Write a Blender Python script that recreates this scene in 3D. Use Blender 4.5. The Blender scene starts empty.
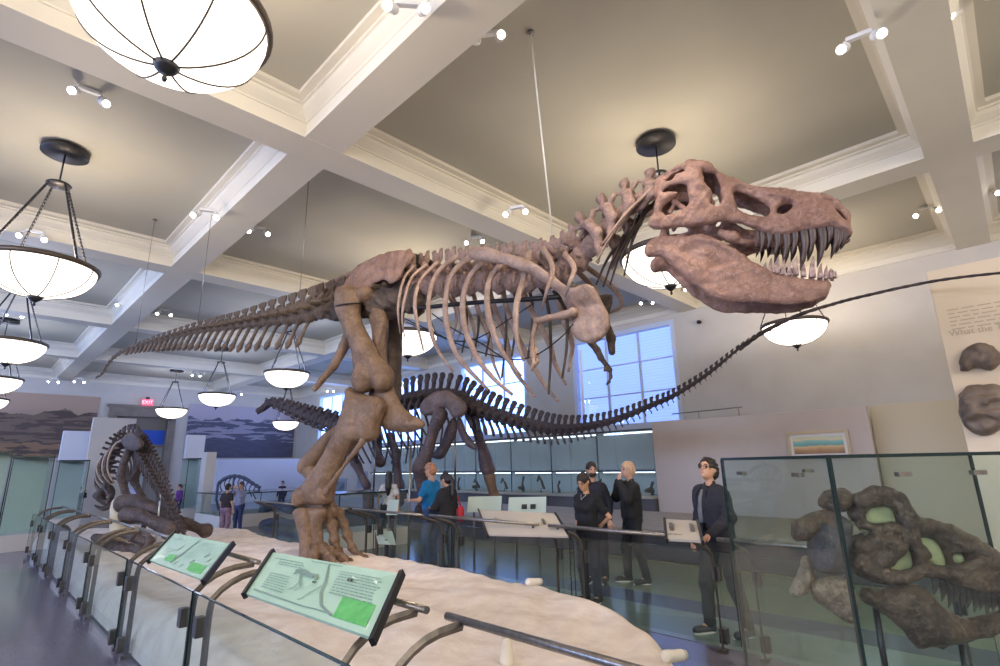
import bpy, math, random
import numpy as np
from mathutils import Vector, Matrix
from mathutils.geometry import delaunay_2d_cdt
random.seed(7)
rng = np.random.default_rng(7)
PI = math.pi
SC = bpy.context.scene
COL = SC.collection
# ------------------------------------------------------------------ camera
FPX = 520.0
PITCH, YAW, ROLL = [math.radians(a) for a in (14.2, 45.6, -1.2)]
CAM = np.array([0, 0, 1.6])
_F = np.array([math.sin(YAW)*math.cos(PITCH), math.cos(YAW)*math.cos(PITCH), math.sin(PITCH)])
_R = np.array([math.cos(YAW), -math.sin(YAW), 0])
_U = np.cross(_R, _F)
CR = _R*math.cos(ROLL) + _U*math.sin(ROLL)
CU = _U*math.cos(ROLL) - _R*math.sin(ROLL)
HF = np.array([math.sin(YAW), math.cos(YAW), 0])      # horizontal forward
def ray(u, v): return _F + CR*((u-500)/FPX) - CU*((v-333)/FPX)
def atX(u, v, x): d = ray(u, v); return CAM + d*(x/d[0])
def atY(u, v, y): d = ray(u, v); return CAM + d*(y/d[1])
def atZ(u, v, z): d = ray(u, v); return CAM + d*((z-1.6)/d[2])
def H(u, v, h): d = ray(u, v); return CAM + d*(h/(d@HF))   # point seen there at horizontal distance h
def pj(p):
    p = np.array(p, float)-CAM; z = p@_F
    return (500+FPX*(p@CR)/z, 333-FPX*(p@CU)/z)
cd = bpy.data.cameras.new('camera'); cam = bpy.data.objects.new('camera', cd); COL.objects.link(cam)
cd.sensor_width = 36; cd.lens = FPX/1000*36; cd.clip_start = 0.05; cd.clip_end = 200
cam.matrix_world = Matrix(((CR[0], CU[0], -_F[0], CAM[0]), (CR[1], CU[1], -_F[1], CAM[1]), (CR[2], CU[2], -_F[2], CAM[2]), (0, 0, 0, 1)))
SC.camera = cam
# ------------------------------------------------------------------ colour / materials
def lin(c):
    return tuple(((x/255)/12.92 if x/255 <= .04045 else ((x/255+.055)/1.055)**2.4) for x in c)
MATS = {}
def mat(name, c, rough=.6, metal=0, c2=None, scale=8, bump=0, bscale=30, detail=4, spec=.5, coat=0, stretch=None, emit=0, contrast=(.35, .65)):
    if name in MATS: return MATS[name]
    m = bpy.data.materials.new(name); m.use_nodes = True; MATS[name] = m
    nt = m.node_tree; b = nt.nodes['Principled BSDF']
    col = (*lin(c), 1)
    b.inputs['Base Color'].default_value = col
    b.inputs['Roughness'].default_value = rough; b.inputs['Metallic'].default_value = metal
    b.inputs['Specular IOR Level'].default_value = spec
    b.inputs['Coat Weight'].default_value = coat
    tc = nt.nodes.new('ShaderNodeTexCoord'); src = tc.outputs['Object']
    if stretch:
        mp = nt.nodes.new('ShaderNodeMapping'); mp.inputs['Scale'].default_value = stretch
        nt.links.new(src, mp.inputs[0]); src = mp.outputs[0]
    if c2:
        n = nt.nodes.new('ShaderNodeTexNoise'); n.inputs['Scale'].default_value = scale; n.inputs['Detail'].default_value = detail
        r = nt.nodes.new('ShaderNodeValToRGB')
        r.color_ramp.elements[0].position, r.color_ramp.elements[1].position = contrast
        r.color_ramp.elements[0].color = col; r.color_ramp.elements[1].color = (*lin(c2), 1)
        nt.links.new(src, n.inputs['Vector']); nt.links.new(n.outputs['Fac'], r.inputs[0]); nt.links.new(r.outputs[0], b.inputs['Base Color'])
    if bump:
        n2 = nt.nodes.new('ShaderNodeTexNoise'); n2.inputs['Scale'].default_value = bscale; n2.inputs['Detail'].default_value = 5
        bp = nt.nodes.new('ShaderNodeBump'); bp.inputs['Strength'].default_value = bump; bp.inputs['Distance'].default_value = .02
        nt.links.new(src, n2.inputs['Vector']); nt.links.new(n2.outputs['Fac'], bp.inputs['Height']); nt.links.new(bp.outputs[0], b.inputs['Normal'])
    if emit:
        b.inputs['Emission Color'].default_value = col; b.inputs['Emission Strength'].default_value = emit
    return m
def glass_mat(name, tint, refl=.9, alpha_tint=1.0, haze=0.0, hazec=(200, 220, 215)):
    if name in MATS: return MATS[name]
    m = bpy.data.materials.new(name); m.use_nodes = True; MATS[name] = m
    nt = m.node_tree; nt.nodes.clear()
    o = nt.nodes.new('ShaderNodeOutputMaterial'); t = nt.nodes.new('ShaderNodeBsdfTransparent'); g = nt.nodes.new('ShaderNodeBsdfGlossy')
    t.inputs[0].default_value = (*lin(tint), 1); g.inputs['Roughness'].default_value = .01; g.inputs[0].default_value = (refl, refl, refl, 1)
    lw = nt.nodes.new('ShaderNodeFresnel'); lw.inputs[0].default_value = 1.5
    gm = nt.nodes.new('ShaderNodeNewGeometry'); iv = nt.nodes.new('ShaderNodeMath'); iv.operation = 'SUBTRACT'; iv.inputs[0].default_value = 1.0
    ml = nt.nodes.new('ShaderNodeMath'); ml.operation = 'MULTIPLY'
    nt.links.new(gm.outputs['Backfacing'], iv.inputs[1]); nt.links.new(iv.outputs[0], ml.inputs[0]); nt.links.new(lw.outputs[0], ml.inputs[1])
    mx = nt.nodes.new('ShaderNodeMixShader')
    nt.links.new(ml.outputs[0], mx.inputs[0])
    last = t.outputs[0]
    if haze:
        df = nt.nodes.new('ShaderNodeBsdfTranslucent'); df.inputs[0].default_value = (*lin(hazec), 1)
        d2 = nt.nodes.new('ShaderNodeBsdfDiffuse'); d2.inputs[0].default_value = (*lin(hazec), 1)
        a = nt.nodes.new('ShaderNodeMixShader'); a.inputs[0].default_value = .5
        nt.links.new(df.outputs[0], a.inputs[1]); nt.links.new(d2.outputs[0], a.inputs[2])
        m2 = nt.nodes.new('ShaderNodeMixShader'); m2.inputs[0].default_value = haze
        nt.links.new(last, m2.inputs[1]); nt.links.new(a.outputs[0], m2.inputs[2]); last = m2.outputs[0]
    nt.links.new(last, mx.inputs[1]); nt.links.new(g.outputs[0], mx.inputs[2]); nt.links.new(mx.outputs[0], o.inputs[0])
    return m
def emit_mat(name, c, s):
    if name in MATS: return MATS[name]
    m = bpy.data.materials.new(name); m.use_nodes = True; MATS[name] = m
    nt = m.node_tree; b = nt.nodes['Principled BSDF']
    b.inputs['Base Color'].default_value = (*lin(c), 1); b.inputs['Roughness'].default_value = .5
    b.inputs['Emission Color'].default_value = (*lin(c), 1); b.inputs['Emission Strength'].default_value = s
    return m
def fossil(name, c1, c2, c3, sc=5, bump=.8, rough=.55):
    """mottled fossil bone: three tones, pits and cracks"""
    if name in MATS: return MATS[name]
    m = bpy.data.materials.new(name); m.use_nodes = True; MATS[name] = m; nt = m.node_tree; b = nt.nodes['Principled BSDF']; b.inputs['Roughness'].default_value = rough
    tc = nt.nodes.new('ShaderNodeTexCoord'); L = nt.links.new
    def noise(s, d, dist=0):
        n = nt.nodes.new('ShaderNodeTexNoise'); n.inputs['Scale'].default_value = s; n.inputs['Detail'].default_value = d; n.inputs['Distortion'].default_value = dist; n.inputs['Roughness'].default_value = .62; L(tc.outputs['Object'], n.inputs[0]); return n.outputs['Fac']
    def mix(f, a, bb):
        q = nt.nodes.new('ShaderNodeMix'); q.data_type = 'RGBA'; L(f, q.inputs[0])
        for i, x in ((6, a), (7, bb)):
            if isinstance(x, tuple): q.inputs[i].default_value = (*lin(x), 1)
            else: L(x, q.inputs[i])
        return q.outputs[2]
    def ramp(x, a, bb):
        r = nt.nodes.new('ShaderNodeMapRange'); r.inputs[1].default_value = a; r.inputs[2].default_value = bb; r.clamp = True; L(x, r.inputs[0]); return r.outputs[0]
    big = noise(sc, 6, .4); fine_ = noise(sc*6, 8, .6); crack = noise(sc*3.2, 5, 1.5)
    k = nt.nodes.new('ShaderNodeMath'); k.operation = 'SUBTRACT'; k.inputs[1].default_value = .5; L(crack, k.inputs[0]); ab = nt.nodes.new('ShaderNodeMath'); ab.operation = 'ABSOLUTE'; L(k.outputs[0], ab.inputs[0])
    col = mix(ramp(big, .38, .62), c1, c2); col = mix(ramp(fine_, .5, .78), col, c3)
    dk = tuple(int(q*.45) for q in c2); inv = ramp(ab.outputs[0], .010, .0); sc_ = nt.nodes.new('ShaderNodeMath'); sc_.operation = 'MULTIPLY'; sc_.inputs[1].default_value = .4; L(inv, sc_.inputs[0])
    col = mix(sc_.outputs[0], col, dk); L(col, b.inputs['Base Color'])
    ad = nt.nodes.new('ShaderNodeMath'); ad.operation = 'ADD'; L(fine_, ad.inputs[0]); cm = nt.nodes.new('ShaderNodeMath'); cm.operation = 'MULTIPLY'; cm.inputs[1].default_value = .25; L(ramp(ab.outputs[0], 0, .02), cm.inputs[0]); L(cm.outputs[0], ad.inputs[1])
    bp = nt.nodes.new('ShaderNodeBump'); bp.inputs['Strength'].default_value = bump; bp.inputs['Distance'].default_value = .014; L(ad.outputs[0], bp.inputs['Height']); L(bp.outputs[0], b.inputs['Normal'])
    return m
# ------------------------------------------------------------------ objects
def link(name, me, parent=None):
    o = bpy.data.objects.new(name, me); COL.objects.link(o)
    if parent is not None:
        o.parent = parent
        if parent.type == 'EMPTY': o.matrix_parent_inverse = Matrix.Translation(-parent.location)
    return o
def thing(name, label, cat, loc=(0, 0, 0), group=None):
    o = bpy.data.objects.new(name, None); COL.objects.link(o); o.location = Vector([float(x) for x in loc]); o.empty_display_size = .1
    o['label'] = label; o['category'] = cat
    if group: o['group'] = group
    return o
def tag(o, label, cat, group=None):
    o['label'] = label; o['category'] = cat
    if group: o['group'] = group
    return o
def dup(root, loc, rotz=None, label=None, group=None, name=None, scale=None):
    r = root.copy(); COL.objects.link(r)
    r.location = Vector([float(x) for x in loc])
    if rotz is not None: r.rotation_euler = (0, 0, rotz)
    if scale is not None: r.scale = (scale,)*3
    if label: r['label'] = label
    if group: r['group'] = group
    for ch in list(root.children):
        c = ch.copy(); COL.objects.link(c); mi = ch.matrix_parent_inverse.copy(); c.parent = r; c.matrix_parent_inverse = mi
        for g in list(ch.children):
            d = g.copy(); COL.objects.link(d); mi = g.matrix_parent_inverse.copy(); d.parent = c; d.matrix_parent_inverse = mi
    return r
class MB:
    def __init__(s): s.v = []; s.f = []; s.sm = []
    def add(s, vs, fs, smooth=False):
        n = len(s.v); s.v += [tuple(float(c) for c in v) for v in vs]; s.f += [tuple(i+n for i in f) for f in fs]; s.sm += [smooth]*len(fs); return s
    def box(s, a, b, bev=0):
        (x0, y0, z0), (x1, y1, z1) = a, b
        x0, x1 = min(x0, x1), max(x0, x1); y0, y1 = min(y0, y1), max(y0, y1); z0, z1 = min(z0, z1), max(z0, z1)
        return s.add([(x0, y0, z0), (x1, y0, z0), (x1, y1, z0), (x0, y1, z0), (x0, y0, z1), (x1, y0, z1), (x1, y1, z1), (x0, y1, z1)],
                     [(0, 3, 2, 1), (4, 5, 6, 7), (0, 1, 5, 4), (1, 2, 6, 5), (2, 3, 7, 6), (3, 0, 4, 7)])
    def hexa(s, p):   # 8 points, bottom 4 then top 4
        return s.add(p, [(0, 3, 2, 1), (4, 5, 6, 7), (0, 1, 5, 4), (1, 2, 6, 5), (2, 3, 7, 6), (3, 0, 4, 7)])
    def slab(s, quad, vec):   # quad of 4 pts extruded along vec
        q = [np.array(p, float) for p in quad]; v = np.array(vec, float)
        return s.hexa(q+[p+v for p in q])
    def obox(s, c, ax, ay, az):  # centre and half-axes vectors
        c, ax, ay, az = [np.array(t, float) for t in (c, ax, ay, az)]
        return s.hexa([c-ax-ay-az, c+ax-ay-az, c+ax+ay-az, c-ax+ay-az, c-ax-ay+az, c+ax-ay+az, c+ax+ay+az, c-ax+ay+az])
    def tube(s, pts, r, n=8, flat=1.0, side=None, smooth=True, caps=True):
        """tube along points; r scalar or list; flat<1 squashes the section across `side`."""
        P = [np.array(p, float) for p in pts]; m = len(P)
        R = [r]*m if np.isscalar(r) else list(r)
        T = []
        for i in range(m):
            t = P[min(i+1, m-1)]-P[max(i-1, 0)]; T.append(t/(np.linalg.norm(t)+1e-12))
        u = np.array(side, float) if side is not None else np.array([0, 0, 1.]) if abs(T[0][2]) < .9 else np.array([1., 0, 0])
        vs = []
        for i in range(m):
            a = u - T[i]*(u@T[i]); a /= (np.linalg.norm(a)+1e-12); b = np.cross(T[i], a)
            if side is None: u = a
            for k in range(n):
                th = 2*PI*k/n
                vs.append(P[i] + R[i]*(a*math.cos(th)*(flat if side is not None else 1) + b*math.sin(th)))
        fs = []
        for i in range(m-1):
            for k in range(n):
                k2 = (k+1) % n; fs.append((i*n+k, i*n+k2, (i+1)*n+k2, (i+1)*n+k))
        s.add(vs, fs, smooth)
        if caps:
            b0 = len(s.v)-len(vs)
            s.f.append(tuple(b0+k for k in reversed(range(n)))); s.sm.append(False)
            s.f.append(tuple(b0+(m-1)*n+k for k in range(n))); s.sm.append(False)
        return s
    def lathe(s, prof, c=(0, 0, 0), n=24, smooth=True, close=False):
        """prof list of (r,z)"""
        vs = [(c[0]+r*math.cos(2*PI*k/n), c[1]+r*math.sin(2*PI*k/n), c[2]+z) for r, z in prof for k in range(n)]
        fs = []
        m = len(prof)
        for i in range(m-1 if not close else m):
            j = (i+1) % m
            for k in range(n):
                k2 = (k+1) % n; fs.append((i*n+k, i*n+k2, j*n+k2, j*n+k))
        return s.add(vs, fs, smooth)
    def prism(s, poly, z0, z1):
        n = len(poly); vs = [(x, y, z0) for x, y in poly]+[(x, y, z1) for x, y in poly]
        return s.add(vs, [tuple(reversed(range(n))), tuple(range(n, 2*n))]+[(i, (i+1) % n, n+(i+1) % n, n+i) for i in range(n)])
    def extr(s, poly3, vec):
        n = len(poly3); v = np.array(vec, float); P = [np.array(p, float) for p in poly3]
        return s.add(P+[p+v for p in P], [tuple(reversed(range(n))), tuple(range(n, 2*n))]+[(i, (i+1) % n, n+(i+1) % n, n+i) for i in range(n)])
    def mesh(s, name):
        me = bpy.data.meshes.new(name); me.from_pydata(s.v, [], s.f); me.polygons.foreach_set('use_smooth', s.sm)
        me.validate(); me.update(); return me
    def build(s, name, m, parent=None, bevel=0):
        me = s.mesh(name)
        import bmesh
        bm = bmesh.new(); bm.from_mesh(me); bmesh.ops.recalc_face_normals(bm, faces=bm.faces); bm.to_mesh(me); bm.free()
        me.materials.append(m); o = link(name, me, parent)
        if bevel:
            md = o.modifiers.new('bevel', 'BEVEL'); md.width = bevel; md.segments = 2; md.limit_method = 'ANGLE'; md.angle_limit = .6
        return o
def struct(name, mb, m, bevel=0):
    o = mb.build(name, m, None, bevel); o['kind'] = 'structure'; return o
def spline(pts, n):
    """Catmull-Rom through points (any dim), n samples evenly by chord"""
    P = np.array(pts, float); m = len(P)
    E = np.vstack([2*P[0]-P[1], P, 2*P[-1]-P[-2]])
    out = []
    for i in range(m-1):
        p0, p1, p2, p3 = E[i:i+4]
        for t in np.linspace(0, 1, 24, endpoint=False):
            out.append(.5*((2*p1)+(-p0+p2)*t+(2*p0-5*p1+4*p2-p3)*t*t+(-p0+3*p1-3*p2+p3)*t**3))
    out.append(P[-1]); out = np.array(out)
    d = np.r_[0, np.cumsum(np.linalg.norm(np.diff(out[:, :3] if out.shape[1] >= 3 else out, axis=0), axis=1))]
    s = np.linspace(0, d[-1], n)
    return np.array([np.interp(s, d, out[:, k]) for k in range(out.shape[1])]).T
# ------------------------------------------------------------------ implicit surfaces
class SDF:
    def __init__(s, lo, hi, res):
        s.lo = np.array(lo, float); s.res = res
        s.n = np.maximum(np.ceil((np.array(hi)-s.lo)/res).astype(int)+1, 4)
        s.V = np.full(s.n, 1.0, np.float32)
    def sub(s, lo, hi):
        a = np.clip(np.floor((lo-s.lo)/s.res).astype(int), 0, s.n); b = np.clip(np.ceil((hi-s.lo)/s.res).astype(int)+1, 0, s.n)
        if (b <= a).any(): return None, None
        sl = tuple(slice(a[i], b[i]) for i in range(3))
        g = [s.lo[i]+s.res*np.arange(a[i], b[i]) for i in range(3)]
        return sl, (g[0][:, None, None], g[1][None, :, None], g[2][None, None, :])
    def put(s, sl, d, k, op):
        A = s.V[sl]
        if op == 'cut':
            d = -d; h = np.maximum(k-np.abs(A-d), 0)/max(k, 1e-6); s.V[sl] = np.maximum(A, d)+h*h*k*.25
        else:
            h = np.maximum(k-np.abs(A-d), 0)/max(k, 1e-6); s.V[sl] = np.minimum(A, d)-h*h*k*.25
    def cap(s, a, b, ra, rb=None, k=.02, sq=(1, 1, 1), op='add'):
        """tapered capsule; sq scales the metric (values >1 flatten along that axis)"""
        rb = ra if rb is None else rb
        a = np.array(a, float); b = np.array(b, float); q = np.array(sq, float); R = max(ra, rb)+k+2*s.res
        sl, g = s.sub(np.minimum(a, b)-R, np.maximum(a, b)+R)
        if sl is None: return s
        P = [(g[i]-a[i])*q[i] for i in range(3)]; D = (b-a)*q; L = D@D+1e-12
        t = np.clip((P[0]*D[0]+P[1]*D[1]+P[2]*D[2])/L, 0, 1)
        d = np.sqrt((P[0]-t*D[0])**2+(P[1]-t*D[1])**2+(P[2]-t*D[2])**2)-(ra+(rb-ra)*t)
        s.put(sl, (d/max(q)).astype(np.float32) if max(q) > 1.01 else d.astype(np.float32), k, op); return s
    def chain(s, pts, rs, k=.02, sq=(1, 1, 1)):
        for i in range(len(pts)-1): s.cap(pts[i], pts[i+1], rs[i], rs[i+1], k, sq)
        return s
    def ell(s, c, r, k=.02, M=None, op='add'):
        """ellipsoid, M rows = local axes"""
        c = np.array(c, float); r = np.array(r, float)*np.ones(3); R = r.max()+k+2*s.res
        sl, g = s.sub(c-R, c+R)
        if sl is None: return s
        P = [g[i]-c[i] for i in range(3)]
        if M is not None: P = [P[0]*m[0]+P[1]*m[1]+P[2]*m[2] for m in np.array(M, float)]
        k0 = np.sqrt((P[0]/r[0])**2+(P[1]/r[1])**2+(P[2]/r[2])**2); k1 = np.sqrt((P[0]/r[0]**2)**2+(P[1]/r[1]**2)**2+(P[2]/r[2]**2)**2)+1e-9
        s.put(sl, (k0*(k0-1)/k1).astype(np.float32), k, op); return s
    def noise(s, amp, freq, seed=0):
        g = [s.lo[i]+s.res*np.arange(s.n[i]) for i in range(3)]; X, Y, Z = g[0][:, None, None], g[1][None, :, None], g[2][None, None, :]
        r = np.random.default_rng(seed); N = 0
        for o in range(3):
            f = freq*1.9**o
            for _ in range(2):
                w = r.normal(size=(3, 3)); w /= np.linalg.norm(w, axis=1)[:, None]; ph = r.uniform(0, 6.28, 3)
                N = N+np.sin(f*(w[0, 0]*X+w[0, 1]*Y+w[0, 2]*Z)+ph[0])*np.sin(f*(w[1, 0]*X+w[1, 1]*Y+w[1, 2]*Z)+ph[1])*.8**o
        s.V = s.V+(amp*.5*N).astype(np.float32); return s
    def surf(s):
        V = s.V; V[[0, -1]] = np.maximum(V[[0, -1]], .01); V[:, [0, -1]] = np.maximum(V[:, [0, -1]], .01); V[:, :, [0, -1]] = np.maximum(V[:, :, [0, -1]], .01)
        nx, ny, nz = V.shape; S = V < 0
        cs = np.zeros((nx-1, ny-1, nz-1), np.int8)
        for i in (0, 1):
            for j in (0, 1):
                for k in (0, 1): cs += S[i:nx-1+i, j:ny-1+j, k:nz-1+k]
        I = np.argwhere((cs > 0) & (cs < 8))
        if len(I) == 0: return np.zeros((0, 3)), []
        idx = np.full((nx-1, ny-1, nz-1), -1, np.int32); idx[tuple(I.T)] = np.arange(len(I))
        acc = np.zeros((len(I), 3)); cnt = np.zeros(len(I))
        cor = [(i, j, k) for i in (0, 1) for j in (0, 1) for k in (0, 1)]
        for a in cor:
            for ax in range(3):
                if a[ax]: continue
                b = list(a); b[ax] = 1
                va = V[I[:, 0]+a[0], I[:, 1]+a[1], I[:, 2]+a[2]]; vb = V[I[:, 0]+b[0], I[:, 1]+b[1], I[:, 2]+b[2]]
                m = (va < 0) != (vb < 0); t = np.where(m, va/(va-vb+1e-20), 0)
                p = np.array(a, float)[None].repeat(len(I), 0); p[:, ax] += t
                acc[m] += p[m]; cnt += m
        vs = s.lo+s.res*(I+acc/cnt[:, None])
        F = []
        for ax in range(3):
            o1, o2 = (ax+1) % 3, (ax+2) % 3
            a = [slice(None)]*3; b = [slice(None)]*3; a[ax] = slice(0, -1); b[ax] = slice(1, None)
            A = S[tuple(a)]; B = S[tuple(b)]; E = np.argwhere(A != B)
            E = E[(E[:, o1] > 0) & (E[:, o2] > 0) & (E[:, o1] < V.shape[o1]-1) & (E[:, o2] < V.shape[o2]-1)]
            if len(E) == 0: continue
            d1 = np.zeros(3, int); d1[o1] = 1; d2 = np.zeros(3, int); d2[o2] = 1
            q = [idx[tuple((E-x).T)] for x in (d1*0, d1, d1+d2, d2)]
            Q = np.array(q).T; fl = A[tuple(E.T)]
            Q[~fl] = Q[~fl][:, ::-1]; F.append(Q)
        return vs, np.vstack(F)
    def build(s, name, m, parent=None, extra=None, xf=None):
        vs, F = s.surf()
        if xf is not None: vs = xf(vs)
        if extra is not None:
            for (v2, f2) in extra:
                if len(v2) == 0: continue
                F = np.vstack([F, np.array(f2)+len(vs)]); vs = np.vstack([vs, v2])
        me = npmesh(name, vs, F); me.materials.append(m)
        return link(name, me, parent)
def npmesh(name, vs, F):
    me = bpy.data.meshes.new(name); vs = np.asarray(vs, np.float32); F = np.asarray(F, np.int32); k = F.shape[1]
    me.vertices.add(len(vs)); me.vertices.foreach_set('co', vs.ravel())
    me.loops.add(F.size); me.loops.foreach_set('vertex_index', F.ravel())
    me.polygons.add(len(F)); me.polygons.foreach_set('loop_start', np.arange(0, F.size, k, dtype=np.int32)); me.polygons.foreach_set('loop_total', np.full(len(F), k, np.int32))
    me.polygons.foreach_set('use_smooth', np.ones(len(F), bool)); me.update(calc_edges=True); me.validate(); return me
def polysd(px, py, poly):
    """signed distance (negative inside) of arrays px,py to polygon"""
    P = np.array(poly, float); d = np.full(px.shape, 1e9); ins = np.zeros(px.shape, bool)
    for i in range(len(P)):
        a = P[i]; b = P[(i+1) % len(P)]; e = b-a
        t = np.clip(((px-a[0])*e[0]+(py-a[1])*e[1])/(e@e+1e-12), 0, 1)
        d = np.minimum(d, (px-a[0]-t*e[0])**2+(py-a[1]-t*e[1])**2)
        c = ((a[1] > py) != (b[1] > py)) & (px < (b[0]-a[0])*(py-a[1])/(b[1]-a[1]+1e-12)+a[0]); ins ^= c
    d = np.sqrt(d); return np.where(ins, -d, d)
def smooth_poly(poly, it=2):
    P = [tuple(p) for p in poly]
    for _ in range(it):
        Q = []
        for i in range(len(P)):
            a = P[i]; b = P[(i+1) % len(P)]
            Q += [(a[0]*.75+b[0]*.25, a[1]*.75+b[1]*.25), (a[0]*.25+b[0]*.75, a[1]*.25+b[1]*.75)]
        P = Q
    return P
class Frame:
    """vertical plane through point O with horizontal heading vector X; local (u,v,w): u along X, v up, w along N (towards camera side)"""
    def __init__(s, O, X):
        s.O = np.array(O, float); X = np.array(X, float); X[2] = 0; s.X = X/np.linalg.norm(X); s.Z = np.array([0, 0, 1.])
        s.N = np.cross(s.X, s.Z)          # to the right of heading
    def px(s, u, v, w=0):
        """local (u,v) where the photo ray meets the plane offset by w"""
        d = ray(u, v); t = ((s.O+s.N*w-CAM)@s.N)/(d@s.N); p = CAM+d*t-s.O
        return (p@s.X, p[2])
    def W(s, u, v, w=0): return s.O+s.X*u+s.Z*v+s.N*w
    def world(s, P): P = np.asarray(P); return s.O+P[:, :1]*s.X+P[:, 1:2]*s.Z+P[:, 2:3]*s.N
# ================================================================== THE HALL
ZB, ZC = 6.0, 6.5
XW, YE, XL, YS = 14.8, 32.7, -11.2, -9.0
M_wall = mat('wall_paint', (200, 194, 186), .85, c2=(194, 188, 180), scale=1.5, bump=.04, bscale=60)
M_ceil = mat('ceiling_paint', (184, 180, 166), .9, c2=(179, 175, 162), scale=.8, bump=.03, bscale=40)
M_mould = mat('moulding_paint', (222, 215, 199), .6, c2=(218, 211, 196), scale=1.2)
M_floor = mat('floor_terrazzo', (112, 108, 124), .16, c2=(96, 93, 110), scale=60, detail=3, spec=.5)
M_steel = mat('brushed_steel', (150, 143, 135), .32, metal=.85, c2=(128, 121, 113), scale=40)
M_dark = mat('dark_bronze', (52, 50, 52), .45, metal=.5)
M_black = mat('black_plastic', (22, 22, 24), .4)
M_white = mat('white_enamel', (235, 232, 228), .4)
# floor with inlaid coloured bands along the far aisle
fl = MB(); fl.box((XL, YS, -.2), (XW, YE, 0))
struct('floor', fl, M_floor)
bandm = [mat('terrazzo_green', (118, 128, 106), .18, c2=(104, 114, 94), scale=60), mat('terrazzo_blue', (70, 80, 104), .18, c2=(60, 70, 92), scale=60),
         mat('terrazzo_teal', (116, 134, 132), .18, c2=(104, 120, 118), scale=60), mat('terrazzo_yellow', (150, 142, 96), .2, c2=(140, 132, 90), scale=60)]
for i, (x0, x1, m) in enumerate([(4.98, 5.85, 2), (5.85, 6.35, 1), (6.35, 8.3, 0), (8.3, 8.42, 3)]):
    b = MB(); b.box((x0, -6, 0.0), (x1, 22, .004)); struct('trim_%d' % (i+1), b, bandm[m])
b = MB(); b.box((XL, YS, ZC), (XW, YE, ZC+.2)); struct('ceiling', b, M_ceil)
# beams: moulded profile swept along the hall and across it
def beam(name, c, a, b_, along, dz=0.0):
    prof = [(0.28, ZB), (.28, ZB+.03), (.26, ZB+.035), (.26, ZB+.22), (.275, ZB+.225), (.28, ZB+.25), (.33, ZB+.29), (.37, ZB+.33), (.38, ZB+.36), (.38, ZB+.39), (.41, ZB+.40), (.41, ZB+.43), (.5, ZB+.44), (.5, ZC)]
    pl = [(-x, z-dz) for x, z in prof][::-1]+[(x, z-dz) for x, z in prof]
    mb = MB()
    if along == 'y': mb.extr([(c+x, a, z) for x, z in pl], (0, b_-a, 0))
    else: mb.extr([(a, c+x, z) for x, z in pl], (b_-a, 0, 0))
    return struct(name, mb, M_mould)
n = 5
for x in (-4.1, 2.9, 9.9):
    beam('trim_%d' % n, x, YS, YE, 'y'); n += 1
for k in range(-1, 5):
    beam('trim_%d' % n, 6.5*k, XL, XW, 'x', .002); n += 1
# cornice round the walls
def cornice(name, p0, p1, nrm):
    prof = [(0, 6.02), (.04, 6.02), (.04, 6.05), (.02, 6.07), (.02, 6.17), (.05, 6.18), (.12, 6.26), (.20, 6.31), (.23, 6.33), (.23, 6.38), (.28, 6.40), (.28, ZC), (0, ZC)]
    p0 = np.array(p0, float); p1 = np.array(p1, float); nr = np.array(nrm, float)
    mb = MB(); mb.extr([p0+nr*a+np.array([0, 0, z]) for a, z in prof], p1-p0); struct(name, mb, M_mould)
cornice('trim_%d' % n, (XW, YS, 0), (XW, YE, 0), (-1, 0, 0)); n += 1
cornice('trim_%d' % n, (XL, YE, 0), (XW, YE, 0), (0, -1, 0)); n += 1
# window wall
def wall_with_holes(name, fixed, axis, lo, hi, holes, th):
    """holes: list (a0,a1,z0,z1) along the wall"""
    mb = MB(); cur = lo
    def bx(a0, a1, z0, z1):
        if a1-a0 < 1e-4 or z1-z0 < 1e-4: return
        if axis == 'y': mb.box((fixed, a0, z0), (fixed+th, a1, z1))
        else: mb.box((a0, fixed, z0), (a1, fixed+th, z1))
    for a0, a1, z0, z1 in sorted(holes):
        bx(cur, a0, 0, ZC); bx(a0, a1, 0, z0); bx(a0, a1, z1, ZC); cur = a1
    bx(cur, hi, 0, ZC); return struct(name, mb, M_wall)
WINS = [(-5.9, -2.2), (7.1, 10.8), (13.2, 16.9), (19.7, 23.4), (26.1, 29.8)]
WZ0, WZ1 = 2.75, 5.72
wall_with_holes('wall_right', XW, 'y', YS, YE, [(a, b, WZ0, WZ1) for a, b in WINS], .4)
def shade_mat(name, c, s):
    m = emit_mat(name, c, s); nt = m.node_tree; b = nt.nodes['Principled BSDF']
    tc = nt.nodes.new('ShaderNodeTexCoord'); w = nt.nodes.new('ShaderNodeTexWave'); w.bands_direction = 'Z'; w.inputs['Scale'].default_value = 3.2
    w.inputs['Distortion'].default_value = .15
    r = nt.nodes.new('ShaderNodeValToRGB'); r.color_ramp.elements[0].position = .0; r.color_ramp.elements[1].position = .25
    d = tuple(.82*x for x in lin(c)); r.color_ramp.elements[0].color = (*d, 1); r.color_ramp.elements[1].color = (*lin(c), 1)
    nt.links.new(tc.outputs['Object'], w.inputs[0]); nt.links.new(w.outputs['Fac'], r.inputs[0]); nt.links.new(r.outputs[0], b.inputs['Emission Color'])
    return m
M_shade = shade_mat('window_shade_daylight', (160, 186, 250), 1.5)
M_shade_far = shade_mat('window_shade_bright', (150, 186, 255), 6.0)
M_pane = glass_mat('window_glass', (235, 240, 250))
M_wframe = mat('window_frame_paint', (196, 206, 226), .5)
M_track = mat('roller_guide', (250, 250, 255), .4, emit=0)
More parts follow.
